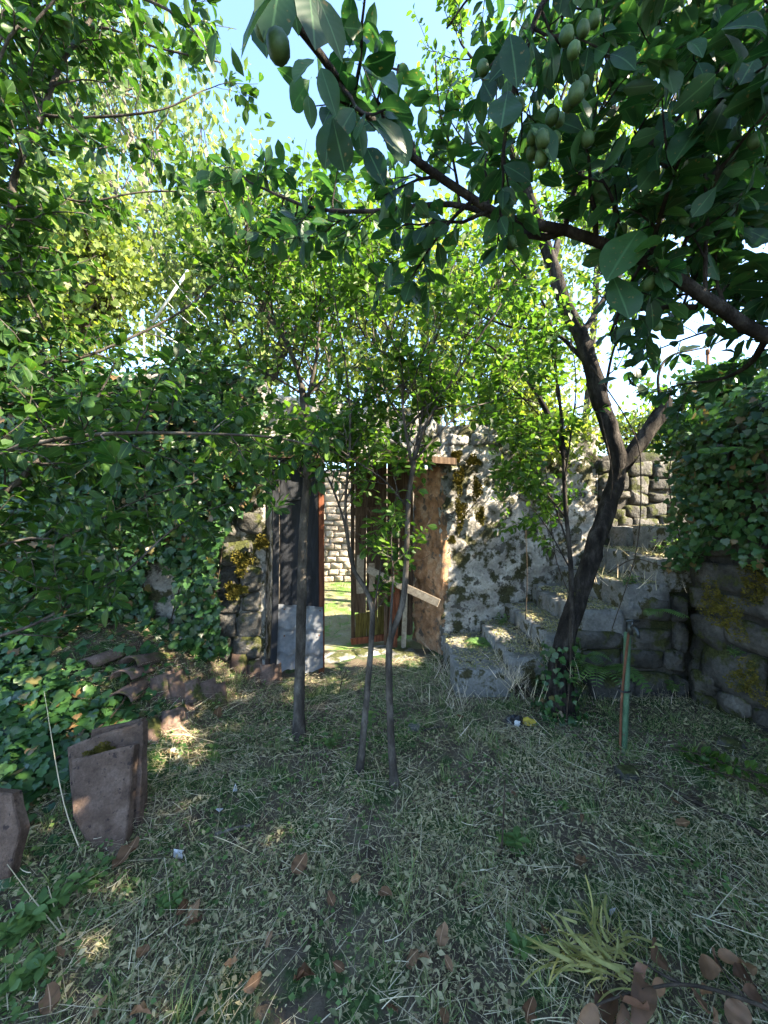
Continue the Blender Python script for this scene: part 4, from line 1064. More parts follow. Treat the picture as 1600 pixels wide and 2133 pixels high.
# left wall
A = V(-4.6, 2.9); B = V(-1.10, 3.44); uL = (B - A) / np.linalg.norm(B - A); nL = V(uL[1], -uL[0]); LL = np.linalg.norm(B - A)
n = 15000
s = r.uniform(0, 1, n) * LL; z = r.uniform(.35, 3.12, n)
lim = LL - .03 - .22 * (1 + fbm(np.stack([z * 1.7, z * 0, z * 0], -1), 2)) + .55 * sstep(1.5, 2.4, z)
bul = .10 + .22 * (fbm(np.stack([s * 1.5, z * 1.5, s * 0 + 2], -1), 3) * .5 + .5)
o = bul * r.uniform(.15, 1.0, n)
tooth = fbm(np.stack([s * 2.2, z * 2.2, s * 0 + 9], -1), 3)
keep = (s < lim) & (tooth > -.42) & (z < 2.85 + .3 * fbm(np.stack([s * 1.2, s * 0, s * 0], -1), 2))
s, z, o = s[keep], z[keep], o[keep]
pos = np.stack([A[0] + uL[0] * s + nL[0] * o, A[1] + uL[1] * s + nL[1] * o, z], -1)
top = z > 2.75
outv = np.repeat(np.array([[nL[0], nL[1], 0]]), len(s), 0); outv[top] += V(0, 0, .8)
stems = [[(A[0] + uL[0] * q + nL[0] * .06, A[1] + uL[1] * q + nL[1] * .06, .4), (A[0] + uL[0] * (q + .2) + nL[0] * .1, A[1] + uL[1] * (q + .2) + nL[1] * .1, 1.4), (A[0] + uL[0] * q + nL[0] * .08, A[1] + uL[1] * q + nL[1] * .08, 2.5)] for q in np.linspace(.6, 3.0, 9)]
ivy('ivy', 'thick glossy ivy smothering the wall beside the black gate leaf', pos, outv, None, 160, stems, 72, (.045, .08))
# bank on the left
n = 9500
x = r.uniform(-3.3, -1.05, n); y = r.uniform(1.55, 3.4, n)
dens = sstep(-1.05, -1.75, x + .35 * fbm(np.stack([x * 2, y * 2, x * 0], -1), 2)) * (1 - .93 * sstep(2.35, 2.55, y) * sstep(-2.55, -2.2, x))
dens = dens * (1 - .9 * ((x > -1.75) & (y < 1.95)))
k = r.random(n) < dens; x, y = x[k], y[k]
pos = np.stack([x, y, ground_h(x, y) + .02 + .16 * r.random(len(x)) * sstep(-1.4, -2.0, x)], -1)
outv = np.repeat(np.array([[.15, -.55, .8]]), len(x), 0)
stems = [[(q, 2.0, .25), (q + .1, 2.4, .35), (q - .1, 2.9, .6)] for q in np.linspace(-2.8, -1.8, 6)]
ivy('ground_ivy', 'dark ivy creeping over the bank around the leaning slabs', pos, outv, None, 150, stems, 73, (.04, .085))
# right wall
n = 7000
y = r.uniform(.3, 3.10, n); z = r.uniform(1.0, 2.62, n)
low = 1.25 + .28 * fbm(np.stack([y * 2.3, y * 0, y * 0], -1), 3) + .35 * sstep(2.5, 1.4, y)
k = (z > low) & (fbm(np.stack([y * 2.5, z * 2.5, y * 0], -1), 3) > -.5); y, z = y[k], z[k]
o = (.08 + .16 * (fbm(np.stack([y * 2, z * 2, y * 0 + 5], -1), 2) * .5 + .5)) * r.uniform(.2, 1.1, len(y))
pos = np.stack([2.55 + (3.3 - y) * .05 - o - .05, y, z], -1)
end = r.random(len(y)) < .12
pos[end] = np.stack([r.uniform(2.4, 3.1, end.sum()), 3.13 - r.random(end.sum()) * .15, pos[end, 2]], -1)
kk_ = z < np.where(y > 2.45, 2.40, 2.62); y, z, pos = y[kk_], z[kk_], pos[kk_]
outv = np.repeat(np.array([[-.9, -.25, .1]]), len(y), 0); outv[z > 2.45] += V(0, 0, .8)
stems = [[(2.48, q, 1.3), (2.45, q + .1, 1.9), (2.5, q, 2.5)] for q in np.linspace(1.2, 3.1, 8)]
ivy('ivy', 'dark ivy curtain hanging over the top of the retaining wall', pos, outv, None, 150, stems, 74, (.04, .07))
# foot of the old tree
n = 300
a = r.uniform(0, 6.28, n); z = r.random(n) ** 1.7 * .6
rad = .12 + .08 * r.random(n) * (1 - z)
pos = np.stack([1.36 + .05 * z + rad * np.cos(a), 2.92 + rad * np.sin(a), z], -1)
ivy('ivy', 'small ivy clothing the foot of the old leaning tree', pos, np.stack([np.cos(a), np.sin(a), 0 * a], -1), None, 40, [[(1.36, 2.78, 0), (1.4, 2.8, .4), (1.42, 2.82, .8)]], 75, (.03, .055))

# ------------------------------------------------------------------ roof tiles heaped on the bank
def tile_mesh():
    n, m = 9, 3; v = []; q = []
    for layer, dr in ((0, 0), (1, -.013)):
        for k in range(m + 1):
            t = k / m; rad = .088 - .016 * t + dr
            for j in range(n):
                an = math.radians(8 + 164 * j / (n - 1)); v.append((math.cos(an) * rad, (t - .5) * .40, math.sin(an) * rad * .85))
    st = n * (m + 1)
    for k in range(m):
        for j in range(n - 1):
            a = k * n + j; q.append((a, a + 1, a + n + 1, a + n)); b = a + st; q.append((b + n, b + n + 1, b + 1, b))
    for j in range(n - 1):
        q.append((j + 1, j, j + st, j + 1 + st)); e = m * n; q.append((e + j, e + j + 1, e + j + 1 + st, e + j + st))
    for k in range(m):
        a = k * n; q.append((a, a + n, a + n + st, a + st)); a = k * n + n - 1; q.append((a + n, a, a + st, a + n + st))
    return mesh_np('roof_tile', np.array(v), np.array(q), M['terracotta'])
TILE = tile_mesh()
ORD = 'first second third fourth fifth sixth seventh eighth ninth tenth'.split()
def tile(p, rx, ry, rz, label, group):
    o = link('roof_tile', TILE, None, label, 'roof tile', group)
    o.location = tuple(p); o.rotation_euler = (rx, ry, rz)
r = np.random.default_rng(81)
for k in range(9):
    p = G(395, 1318) + V(.012 * r.normal(), .10 + .01 * r.normal(), .05 + k * .024); tile(p, .05 * r.normal(), .04 * r.normal(), 1.35 + .06 * r.normal(), ORD[k] + ' clay tile from the bottom of the flat pile nearest the gate post', 'tiles piled flat')
for k in range(8):
    p = G(300, 1310) + V(.012 * r.normal(), .25 + .01 * r.normal(), .08 + k * .024); tile(p, .05 * r.normal(), .04 * r.normal(), 1.5 + .06 * r.normal(), ORD[k] + ' clay tile from the bottom of the flat pile half hidden by ivy', 'tiles piled flat')
for k in range(10):
    p = G(335 + k * 13, 1445 + k * 3) + V(0, .02 * r.normal(), -.06 + .03 * r.normal()); tile(p, 1.25 + .08 * r.normal(), .1 * r.normal(), 1.1 + .15 * r.normal(), ORD[k] + ' clay tile from the ivy end of the row standing on the bank', 'tiles standing on end')
for k, (a, b, l) in enumerate([(208, 1395, 'mossy arched'), (290, 1402, 'broad mossy arched'), (268, 1428, 'brown arched'), (262, 1465, 'yellowish arched'), (395, 1362, 'upright square-ended')]):
    p = G(a, b) + V(0, .12, .03); tile(p, -.12 + .1 * r.normal(), .1 * r.normal(), .25 * r.normal() if k < 4 else .5, l + ' roof tile lying loose on the bank with its hollow end out', 'loose tiles')
for k in range(6):
    p = G(330 + 14 * k, 1545 - 6 * k) + V(0, .02 * r.normal(), -.06); tile(p, 1.0 + .15 * r.normal(), .2 * r.normal(), .9 + .2 * r.normal(), ORD[k] + ' half buried clay tile from the slabs, below the standing row', 'half buried tiles')
for k in range(7):
    p = G(495 + 12 * k, 1400 + 4 * k) + V(0, .03 * r.normal(), -.04); tile(p, 1.35 + .1 * r.normal(), .1 * r.normal(), .5 + .3 * r.normal(), ORD[k] + ' clay tile toward the gate post, propped at the wall foot', 'propped tiles')
for k in range(5):
    p = G(440 + 4 * k, 1340) + V(0, .10 + .03 * k, .02); tile(p, 1.3, .1 * r.normal(), .2 + .2 * r.normal(), ORD[k] + ' tile back in the reddish set standing by the gate wall', 'red tiles in the sun')

# ------------------------------------------------------------------ leaning slabs
def slab(front, thick, label, mat=None):
    f = np.array([P(*p) for p in front]); n = nrm(np.cross(f[1] - f[0], f[-1] - f[0]))
    if n[1] > 0: n = -n
    m = len(f); sub = []
    for k in range(m):
        a, b = f[k], f[(k + 1) % m]
        for t in np.linspace(0, 1, 9)[:-1]: sub.append(a + (b - a) * t)
    f = np.array(sub); f = f + .006 * np.stack([fbm(f * 14, 3), fbm(f * 14 + 9, 3), fbm(f * 14 + 21, 3)], -1); m = len(f); c = f.mean(0)
    inner = f + (c - f) * .05 + n * .006; mid = c + (inner - c) * .5; back = f - n * thick
    v = np.vstack([f, inner, mid, [c + n * .008], back]); j = np.arange(m); j2 = (j + 1) % m
    q = np.vstack([np.stack([j, j2, m + j2, m + j], -1), np.stack([m + j, m + j2, 2 * m + j2, 2 * m + j], -1), np.stack([j2, j, 3 * m + 1 + j, 3 * m + 1 + j2], -1)])
    t = np.stack([2 * m + j, 2 * m + j2, 0 * j + 3 * m], -1)
    me = mesh_np('stone_slab', v, [q, t, (3 * m + 1 + j[::-1])[None, :]], mat or M['slab'], smooth=False)
    link('stone_slab', me, None, label, 'slab', 'leaning stone slabs')
slab([(150, 1583, 1.83), (279, 1551, 1.86), (262, 1770, 1.72), (258, 1800, 1.69), (212, 1812, 1.68), (152, 1700, 1.74)], .045, 'brown pitted slab leaning in front of the other two')
slab([(140, 1556, 1.92), (215, 1528, 1.93), (298, 1503, 1.95), (294, 1640, 1.84), (280, 1800, 1.78), (160, 1780, 1.78)], .04, 'brown slab with a patch of yellow moss, middle of three')
slab([(190, 1522, 2.0), (296, 1497, 2.02), (298, 1700, 1.88), (180, 1700, 1.88)], .04, 'reddish slab hindmost of the three leaning together')
slab([(-60, 1640, 1.55), (25, 1655, 1.56), (45, 1730, 1.52), (20, 1830, 1.46), (-70, 1850, 1.44)], .05, 'brown slab cut by the frame edge beside the ivy')

def moss_patch(parent, center, n_, ax1, ax2, out, r1, r2, seed, hgt=.02):
    r = np.random.default_rng(seed)
    a = r.uniform(0, 6.28, n_); q = np.sqrt(r.random(n_)) * (1 + .4 * np.sin(a * 3 + seed))
    pos = center + np.outer(q * np.cos(a) * r1, ax1) + np.outer(q * np.sin(a) * r2, ax2) + out * .004
    d = nrm(out + r.normal(size=(n_, 3)) * .5 + V(0, 0, .2))
    me = scatter('moss', FAR, pos, frame_from(d, nrm(r.normal(size=(n_, 3)))), r.uniform(.6, 1.3, n_) * hgt, M['mossclump'])
    link('moss', me, parent, kind='stuff')
sl2 = [o for o in bpy.data.objects if o.name.startswith('stone_slab')][1]
moss_patch(sl2, P(212, 1560, 1.89), 500, V(1, 0, .25), V(0, 0, 1), V(.1, -1, .3), .07, .025, 4, .015)
wr = nrm(V(.35, -1.97, 0)) ; wr = V(.175, -.985, 0); wu = V(.985, .175, 0)
for k, (px, py, a, b) in enumerate([(955, 1000, .05, .14), (958, 1070, .06, .16), (992, 1020, .05, .12), (985, 960, .07, .05), (940, 1125, .03, .03), (1000, 1075, .04, .08), (950, 950, .05, .05), (760, 890, .12, .05), (1090, 960, .08, .06)]):
    d = 4.10 + (px - 918) / 775 * .75 if px > 900 else 3.83
    moss_patch(gate_wall, P(px, py, d), 900, wu, V(0, 0, 1), wr, a, b, 50 + k, .03)
for k, (px, py, a, b) in enumerate([(500, 1020, .10, .14), (530, 970, .08, .08), (505, 1170, .08, .10), (490, 1230, .08, .06), (545, 1130, .05, .05)]):
    moss_patch(gate_wall, P(px, py, 3.32), 900, wu, V(0, 0, 1), V(.15, -.98, 0), a, b, 80 + k, .03)
for k, (px, py, d) in enumerate([(1520, 1290, 2.58), (1560, 1420, 2.5), (1490, 1250, 2.7), (1580, 1220, 2.5)]):
    moss_patch(rw, P(px, py, d), 900, V(0, 1, 0), V(0, 0, 1), V(-1, -.1, .1), .14, .12, 90 + k, .018)

# ------------------------------------------------------------------ standpipe with tap
sp = thing('standpipe', G(1298, 1568), 'green painted stake with a rusty water pipe and tap strapped to it', 'standpipe')
b0 = G(1298, 1568); b0[2] -= .05; t0 = P(1307, 1318, 2.5)
mb = MB(); tube(mb, catmull([b0, b0 * .5 + t0 * .5 + V(.004, 0, 0), t0], 12), np.full(12, .021), 8, .04); link('stake', mb.mesh('stake', M['greenpaint']), sp)
mb = MB(); tube(mb, catmull([b0 + V(-.028, -.01, 0), b0 * .5 + t0 * .5 + V(-.03, -.012, 0), t0 + V(-.01, -.03, .02), t0 + V(.0, -.03, .05)], 14), np.full(14, .008), 8, .02); link('pipe', mb.mesh('pipe', M['rust']), sp)
tap = MB()
tube(tap, [t0 + V(0, -.03, .0), t0 + V(0, -.03, .075)], [.017, .016], 10); tube(tap, [t0 + V(0, -.03, .05), t0 + V(.0, -.085, .052), t0 + V(.0, -.105, .035), t0 + V(0, -.108, .0)], [.012, .012, .011, .012], 8)
tube(tap, [t0 + V(0, -.05, .055), t0 + V(0, -.05, .09)], [.008, .007], 8)
tp = link('tap', tap.mesh('tap', M['tapmetal']), sp)
hb = MB(); tube(hb, [t0 + V(-.04, -.05, .093), t0 + V(0, -.05, .098), t0 + V(.04, -.05, .093)], [.006, .008, .006], 6); link('handle', hb.mesh('handle', M['tapmetal']), tp)
cm = MB(); c = b0 * .45 + t0 * .55; an = np.linspace(0, 6.283, 13); tube(cm, np.stack([c[0] - .012 + .04 * np.cos(an), c[1] - .005 + .03 * np.sin(an), c[2] + 0 * an], -1), .006, 5, 0, False); link('strap', cm.mesh('strap', M['blackplastic']), sp)

# ------------------------------------------------------------------ sticks, stones and rubbish on the ground
def stick(name, pts, r0, r1, mat, label, cat, group=None, n=16, rough=.12):
    mb = MB(); p = catmull(pts, n); tube(mb, p, np.linspace(r0, r1, n), 6, rough)
    return link(name, mb.mesh(name, mat), None, label, cat, group)
stick('fallen_pole', [G(1195, 1528, .03), G(1290, 1585, .03), G(1420, 1655, .03), G(1540, 1715, .02), G(1680, 1780, .02)], .007, .013, M['twig'], 'long thin bare pole lying on the grass below the retaining wall', 'stick')
stick('dead_weed', [G(1042, 1790, -.01), P(1047, 1740, G(1042, 1790)[1]), P(1052, 1625, G(1042, 1790)[1])], .005, .003, M['twig'], 'dark dead stem standing upright alone in the grass', 'stem')
stick('dead_weed', [G(706, 1450, 0), P(712, 1420, G(706, 1450)[1]), P(722, 1395, G(706, 1450)[1])], .006, .003, M['twig'], 'short dark stem poking up before the sunlit gateway', 'stem')
stick('fallen_stick', [G(448, 1738, .015), G(490, 1725, .02), G(528, 1718, .015)], .008, .006, M['bark_pale'], 'short weathered stick lying near the leaning slabs', 'stick')
stick('fallen_stick', [G(395, 1458, .02), G(420, 1452, .03), G(446, 1456, .02)], .009, .005, M['bark'], 'crooked dead stick below the roof tiles', 'stick')
stick('fallen_stick', [G(880, 1522, .015), G(905, 1516, .02), G(935, 1512, .015)], .008, .005, M['bark'], 'short dark stick lying before the lowest step', 'stick')
for k, (a, b, c, d, e, f, l) in enumerate([(172, 1785, 130, 1660, 92, 1440, 'tall pale grass stalk leaning before the slabs'), (55, 1760, 35, 1715, 18, 1670, 'short pale stalk at the slab by the frame edge'), (145, 1965, 75, 1880, 15, 1800, 'bent white stalk rising from the weeds'), (145, 1962, 120, 1910, 100, 1845, 'straight pale stalk among the leafy weeds')]):
    g = G(a, b); stick('tall_grass', [g, P(c, d, g[1] + .02), P(e, f, g[1] + .06)], .0028, .0012, M['straw'], l, 'stalk', 'dry grass stalks', rough=0)
g = G(1312, 1628); rock('loose_stone', g + V(0, .03, .03), (.12, .09, .07), M['stone_mossy'], 4, label='grey loose stone lying in the grass near the pole', cat='stone')
g = G(1230, 1575); rock('loose_stone', g + V(0, .03, .01), (.07, .06, .05), M['stone_mossy'], 14, label='small half sunk stone in the grass before the stake', cat='stone')
g = G(862, 1523); rock('loose_stone', g + V(0, .03, .01), (.09, .07, .05), M['step'], 6, label='small pale stone on the path near the lowest step', cat='stone')
g = G(1528, 1565); rock('loose_stone', g + V(0, .02, .02), (.12, .1, .1), M['stone_mossy'], 8, label='stone lying at the foot of the retaining wall', cat='stone')
def shard(px, py, w, h, label, seed):
    g = G(px, py, .02); r = np.random.default_rng(seed); n = 6
    a = np.sort(r.uniform(0, 6.28, n)); rr = r.uniform(.6, 1, n)
    p = np.stack([np.cos(a) * rr * w / 2, np.sin(a) * rr * h / 2, .012 * r.normal(size=n)], -1) + g; b = p - V(0, 0, .008)
    j = np.arange(n); q = np.stack([(j + 1) % n, j, n + j, n + (j + 1) % n], -1)
    link('shard', mesh_np('shard', np.vstack([p, b]), [q, j[None, :], (n + j[::-1])[None, :]], M['whitechip'], smooth=False), None, label, 'shard', 'white shards on the ground')
shard(457, 1683, .05, .035, 'white shard on bare soil beside the short stick', 3); shard(372, 1776, .05, .04, 'white shard in the grass right below the slabs', 4); shard(490, 1640, .03, .025, 'smallest white shard, on bare soil above the stick', 5); shard(1275, 1898, .03, .015, 'pale blue white scrap in the mown grass', 6)
bag = thing('crumpled_bag', G(1072, 1512), 'crumpled black plastic bag with a white scrap beside the old tree', 'bag')
g = G(1072, 1512)
def crumple(name, c, size, mat, seed, parent=None, **kw):
    o = rock(name, (0, 0, 0), (1, 1, 1), mat, seed, parent, **kw); co = np.zeros(len(o.data.vertices) * 3); o.data.vertices.foreach_get('co', co); co = co.reshape(-1, 3)
    co = co * (1 + .5 * fbm(co * 4 + seed, 3))[:, None] * np.array(size) + np.array(c); o.data.vertices.foreach_set('co', co.ravel()); o.data.update(); o.data.polygons.foreach_set('use_smooth', np.zeros(len(o.data.polygons), bool)); return o
crumple('film', g + V(-.01, 0, .03), (.12, .09, .10), M['blackplastic'], 3, bag); crumple('scrap', g + V(.0, -.05, .05), (.04, .02, .035), M['whitechip'], 5, bag)
crumple('wilted_flower', G(1096, 1512) + V(.02, 0, .03), (.09, .06, .04), M['yellowpetal'], 7, label='wilted yellow flower head beside the crumpled black bag', cat='flower')

# fallen leaves
DEAD = [leaf_tpl(10, .62, .5, -.45, .5, .3, twist=.2), leaf_tpl(10, .7, -.5, .7, .52, .35, twist=-.1), leaf_tpl(10, .55, .9, .4, .5, .3, twist=-.25), leaf_tpl(10, .8, .25, -.6, .45, .4, twist=.15)]
r = np.random.default_rng(91)
spots = [(255, 1795, 62), (400, 1888, 42), (380, 1895, 34), (620, 1803, 38), (740, 1832, 26), (797, 1852, 32), (635, 2032, 48), (622, 2040, 30), (480, 2010, 34), (420, 2100, 36), (525, 2055, 44), (410, 1925, 40), (300, 1985, 36), (205, 2080, 44), (290, 2105, 44), (105, 2095, 46), (120, 1985, 30),
         (860, 1985, 34), (885, 1990, 30), (915, 1955, 36), (935, 2015, 26), (820, 2085, 36), (1140, 1938, 32), (1210, 1795, 30), (960, 1497, 22), (1070, 1645, 20), (1212, 1700, 18), (450, 1490, 24), (1420, 1715, 30), (1190, 1995, 30), (800, 1860, 28), (1095, 2110, 40), (925, 2120, 38), (700, 2010, 24), (560, 1950, 26), (690, 1880, 24), (1410, 1675, 26)]
MARKS = [('the foot of the leaning slabs', 230, 1800), ('the white shard', 372, 1776), ('the dead bough', 1400, 2050), ('the wilted yellow clump', 1200, 1990), ('the fallen pole', 1430, 1660), ('the lowest step', 1000, 1450), ('the upright dead stem', 1045, 1740), ('the roof tiles', 400, 1460), ('the frame corner', 60, 2090), ('the forked sapling', 820, 1650), ('the bent white stalk', 140, 1960), ('the bottom frame edge', 800, 2130)]
seen_l = {}
def leaf_label(px, py, w):
    m = min(MARKS, key=lambda q: math.hypot(q[1] - px, q[2] - py)); dist = math.hypot(m[1] - px, m[2] - py)
    a = 'big' if w > 40 else ('small' if w < 30 else 'medium sized'); b = 'close to' if dist < 90 else ('a little way from' if dist < 220 else 'well away from')
    side = 'to the left of' if px < m[1] else 'to the right of'
    s_ = f"{a} brown leaf {b.replace('a little way', 'away').replace('well away', 'far')} {'left' if px < m[1] else 'right'} of {m[0]}".replace('close to', 'just').replace('away from', 'some way').replace('far from', 'well')
    seen_l[s_] = seen_l.get(s_, 0) + 1
    return s_ if seen_l[s_] == 1 else s_ + ', ' + ['', '', 'the nearer one', 'curled on edge', 'the lowest one', 'the palest one'][seen_l[s_]]
for k, (px, py, w) in enumerate(spots):
    g = G(px, py, .055); size = w * g[1] / F * 1.0
    d = nrm(V(r.normal(), r.normal(), .15 * r.normal())); u = nrm(V(.5 * r.normal(), .5 * r.normal() - .3, 1))
    j = k % 4; kk = ('dead', j)
    if kk not in _tplmesh: tv, tf, tu = DEAD[j]; _tplmesh[kk] = mesh_np('fallen_leaf', tv - V(0, .5, 0), tf, M['deadleaf'], np.zeros(len(tv)), tu)
    o = link('fallen_leaf', _tplmesh[kk], None, leaf_label(px, py, w), 'leaf', 'fallen brown leaves'); o.matrix_basis = to_matrix(frame_from(d[None], u[None])[0], g, size)

# broken bough with brown leaves, bottom right
db = thing('dead_bough', G(1560, 2100), 'broken bough of large withered brown leaves lying in the corner', 'branch')
mb = MB()
bt = [[G(1720, 2160, .07), G(1560, 2085, .09), G(1420, 2050, .1), G(1290, 2075, .09), G(1230, 2100, .07)], [G(1420, 2050, .1), G(1380, 2030, .1), G(1340, 2005, .09)], [G(1560, 2085, .09), G(1520, 2040, .11), G(1490, 1990, .1)]]
for k, b in enumerate(bt): tube(mb, catmull(b, 14), np.linspace(.007 - .002 * k, .003, 14), 5, .1)
link('stem', mb.mesh('stem', M['twig']), db)
lv = [(1350, 2010, 1320, 2030), (1380, 2035, 1365, 2075), (1345, 2040, 1320, 2075), (1290, 2075, 1220, 2110), (1300, 2085, 1290, 2140), (1320, 2085, 1345, 2140), (1460, 2040, 1480, 2090), (1450, 2060, 1460, 2125), (1490, 1990, 1540, 1995), (1500, 2010, 1470, 1995), (1520, 2030, 1590, 2040), (1540, 2060, 1600, 2080), (1510, 2020, 1440, 2010), (1560, 2090, 1520, 2140), (1250, 2095, 1200, 2125), (1350, 2000, 1400, 1975), (1480, 2085, 1500, 2150), (1570, 2040, 1560, 1985)]
ps = []; ds = []; ns = []; ss = []
for k, (a, b, c, d) in enumerate(lv):
    p = G(a, b, .09 + .02 * r.normal()); q = G(c, d, .08 + .03 * r.normal()); ps.append(p); ds.append(nrm(q - p)); ss.append(max(np.linalg.norm(q - p) * 1.0, .06)); ns.append(nrm(V(.5 * r.normal(), -.4 + .4 * r.normal(), .9)))
DB = [leaf_tpl(10, .55, .5, .45, .45, .15), leaf_tpl(10, .6, .3, -.4, .42, .25, twist=.15), leaf_tpl(10, .5, .7, .6, .45, .2, twist=-.2)]
tpl_objects('leaf', 'deadbough', DB, np.array(ps), frame_from(np.array(ds), np.array(ns)), np.array(ss), M['darkdead'], db)

# wilted yellow blades
yl = thing('wilted_clump', G(1250, 2040), 'clump of wilted yellow strap leaves flattened on the grass', 'plant')
r = np.random.default_rng(95)
def strap_tpl(w, bend, seg=8):
    v = []; f = []
    for k in range(seg + 1):
        t = k / seg; hw = w / 2 * (1 - .25 * t - .6 * max(0, t - .85) / .15)
        v += [(-hw + bend * t * t, t - abs(bend) * .3 * t * t, .12 * math.sin(t * 3 + bend * 4)), (hw + bend * t * t, t - abs(bend) * .3 * t * t, .12 * math.sin(t * 3.6 + bend * 4))]
    for k in range(seg): a = k * 2; f += [(a, a + 1, a + 3), (a, a + 3, a + 2)]
    return np.array(v), np.array(f), np.array([(0, 0)] * len(v))
ST_ = [strap_tpl(.07, .5), strap_tpl(.05, -.7), strap_tpl(.10, .2), strap_tpl(.06, -.3)]
root_p = G(1308, 2062, .02); ps = []; ds = []; ns = []; ss = []
for k in range(110):
    tx_, ty_ = [(1165, 1965), (1120, 1990), (1220, 1940), (1260, 1930), (1140, 2030), (1180, 2010), (1210, 1975), (1090, 2010)][k % 8]
    t = G(tx_ + 40 * r.normal(), ty_ + 22 * r.normal(), .03 * r.random()); st = root_p + V(.03 * r.normal(), .03 * r.normal(), .03 * r.random()); st = st + (t - st) * r.uniform(0, .75)
    ps.append(st); ds.append(nrm(t - st + V(0, 0, .05))); ss.append(r.uniform(.06, .15)); ps[-1] = ps[-1] + V(0, 0, .05); ds[-1] = nrm(ds[-1] * V(1.3, .7, .2) + V(.5 * r.normal(), .4 * r.normal(), -.06 + .08 * r.normal())); ns.append(nrm(V(.7 * r.normal(), .7 * r.normal(), 1)))
tpl_objects('blade', 'yellowblade', ST_, np.array(ps), frame_from(np.array(ds), np.array(ns)), np.array(ss), M['yellowleaf'], yl)

# cut bough with green leaves below the retaining wall
r = np.random.default_rng(97)
def leafy_bough(name, label, paths, n_leaf, size, mat, n_pl, cat='branch'):
    root = thing(name, paths[0][0] * V(1, 1, 0), label, cat)
    mb = MB(); ps = []; ds = []; ns = []; ss = []
    for p in paths:
        c = catmull(p, 14); tube(mb, c, np.linspace(.006, .002, 14), 5, .1)
        for _ in range(n_leaf):
            k = r.integers(2, 13); t = nrm(c[k + 1] - c[k]) if k < 13 else nrm(c[k] - c[k - 1]); ps.append(c[k]); ds.append(nrm(t * .5 + rand_perp(t, r) + V(0, 0, .35))); ns.append(nrm(V(.4 * r.normal(), -.3 + .4 * r.normal(), 1))); ss.append(r.uniform(*size))
    link('stem', mb.mesh('stem', M['twig']), root)
    tpl_objects('leaf', name, MID, np.array(ps), frame_from(np.array(ds), np.array(ns)), np.array(ss), mat, root)
    if n_pl: plums(root, [ps[int(k)] + V(0, -.02, -.01) for k in r.integers(0, len(ps), n_pl)], .03)
leafy_bough('cut_bough', 'cut green plum bough lying along the foot of the retaining wall', [[G(1430, 1585, .05), G(1500, 1610, .07), G(1600, 1640, .08), G(1700, 1680, .06)], [G(1480, 1580, .06), G(1540, 1600, .1), G(1640, 1620, .08)], [G(1400, 1560, .04), G(1450, 1570, .06), G(1520, 1590, .06)]], 32, (.05, .075), M['plumleaf_bright'], 6)

# ------------------------------------------------------------------ ferns and weeds
def fern(base, n, length, label, seed, az=None, rise=.9, group='ferns'):
    r = np.random.default_rng(seed); root = thing('fern', base, label, 'fern', group); base = np.array(base)
    for k in range(n):
        a = (2 * math.pi * k / n + r.uniform(-.3, .3)) if az is None else r.uniform(*az); L = length * r.uniform(.7, 1.1)
        h = V(math.cos(a), math.sin(a), 0); ts = np.linspace(0, 1, 16)
        path = base + np.outer(ts * L * .8, h) + np.outer(L * (rise * ts - (rise + .15) * ts ** 2 * .8), V(0, 0, 1))
        mb = MB(); tube(mb, path, np.linspace(.003, .001, 16), 4, 0, False)
        sd = nrm(np.cross(h, V(0, 0, 1)))
        ps = []; ds = []; ns = []; ss = []
        for i in range(2, 16):
            t = nrm(path[i] - path[i - 1])
            for s_ in (-1, 1):
                for f in (0,):
                    ps.append(path[i] - (path[i] - path[i - 1]) * f); ds.append(nrm(sd * s_ + t * .35)); ns.append(nrm(np.cross(sd, t) * (1 if np.cross(sd, t)[2] > 0 else -1) + r.normal(size=3) * .1)); ss.append(L * .26 * math.sin(math.pi * min(.15 + .85 * (1 - ts[i]) ** .8, 1) * .55 + .02) * .9 + .005)
        R = frame_from(np.array(ds), np.array(ns)); ps = np.array(ps); ss = np.array(ss)
        tv, tf, tu = leaf_tpl(3, .17, .1, .1, .4, petiole=0)
        w = np.einsum('nij,nkj->nki', R, tv[None] * ss[:, None, None]) + ps[:, None, :]
        mb.add(w.reshape(-1, 3), None, (tf[None] + (np.arange(len(ps)) * len(tv))[:, None, None]).reshape(-1, 3), r.random())
        link('frond', mb.mesh('frond', M['fern']), root)
fern(P(1245, 1400, 3.02), 9, .46, 'green fern growing between the old tree and the stake', 1, (-2.6, .2))
fern(P(1365, 1270, 3.08), 6, .28, 'fern sprouting from the stair side above the tap', 2, (-2.7, -.4), .3)
fern(V(.98, 3.75, .24), 9, .24, 'small fern rooted on the lowest step by the plastered wall', 3)
fern(P(1480, 950, 2.6), 4, .36, 'pale fern hanging out of the ivy curtain', 4, (-2.8, -1.4), .5)
fern(P(1215, 1370, 2.95), 5, .22, 'little fern pressed against the old tree foot', 6, (-2.5, -.5))

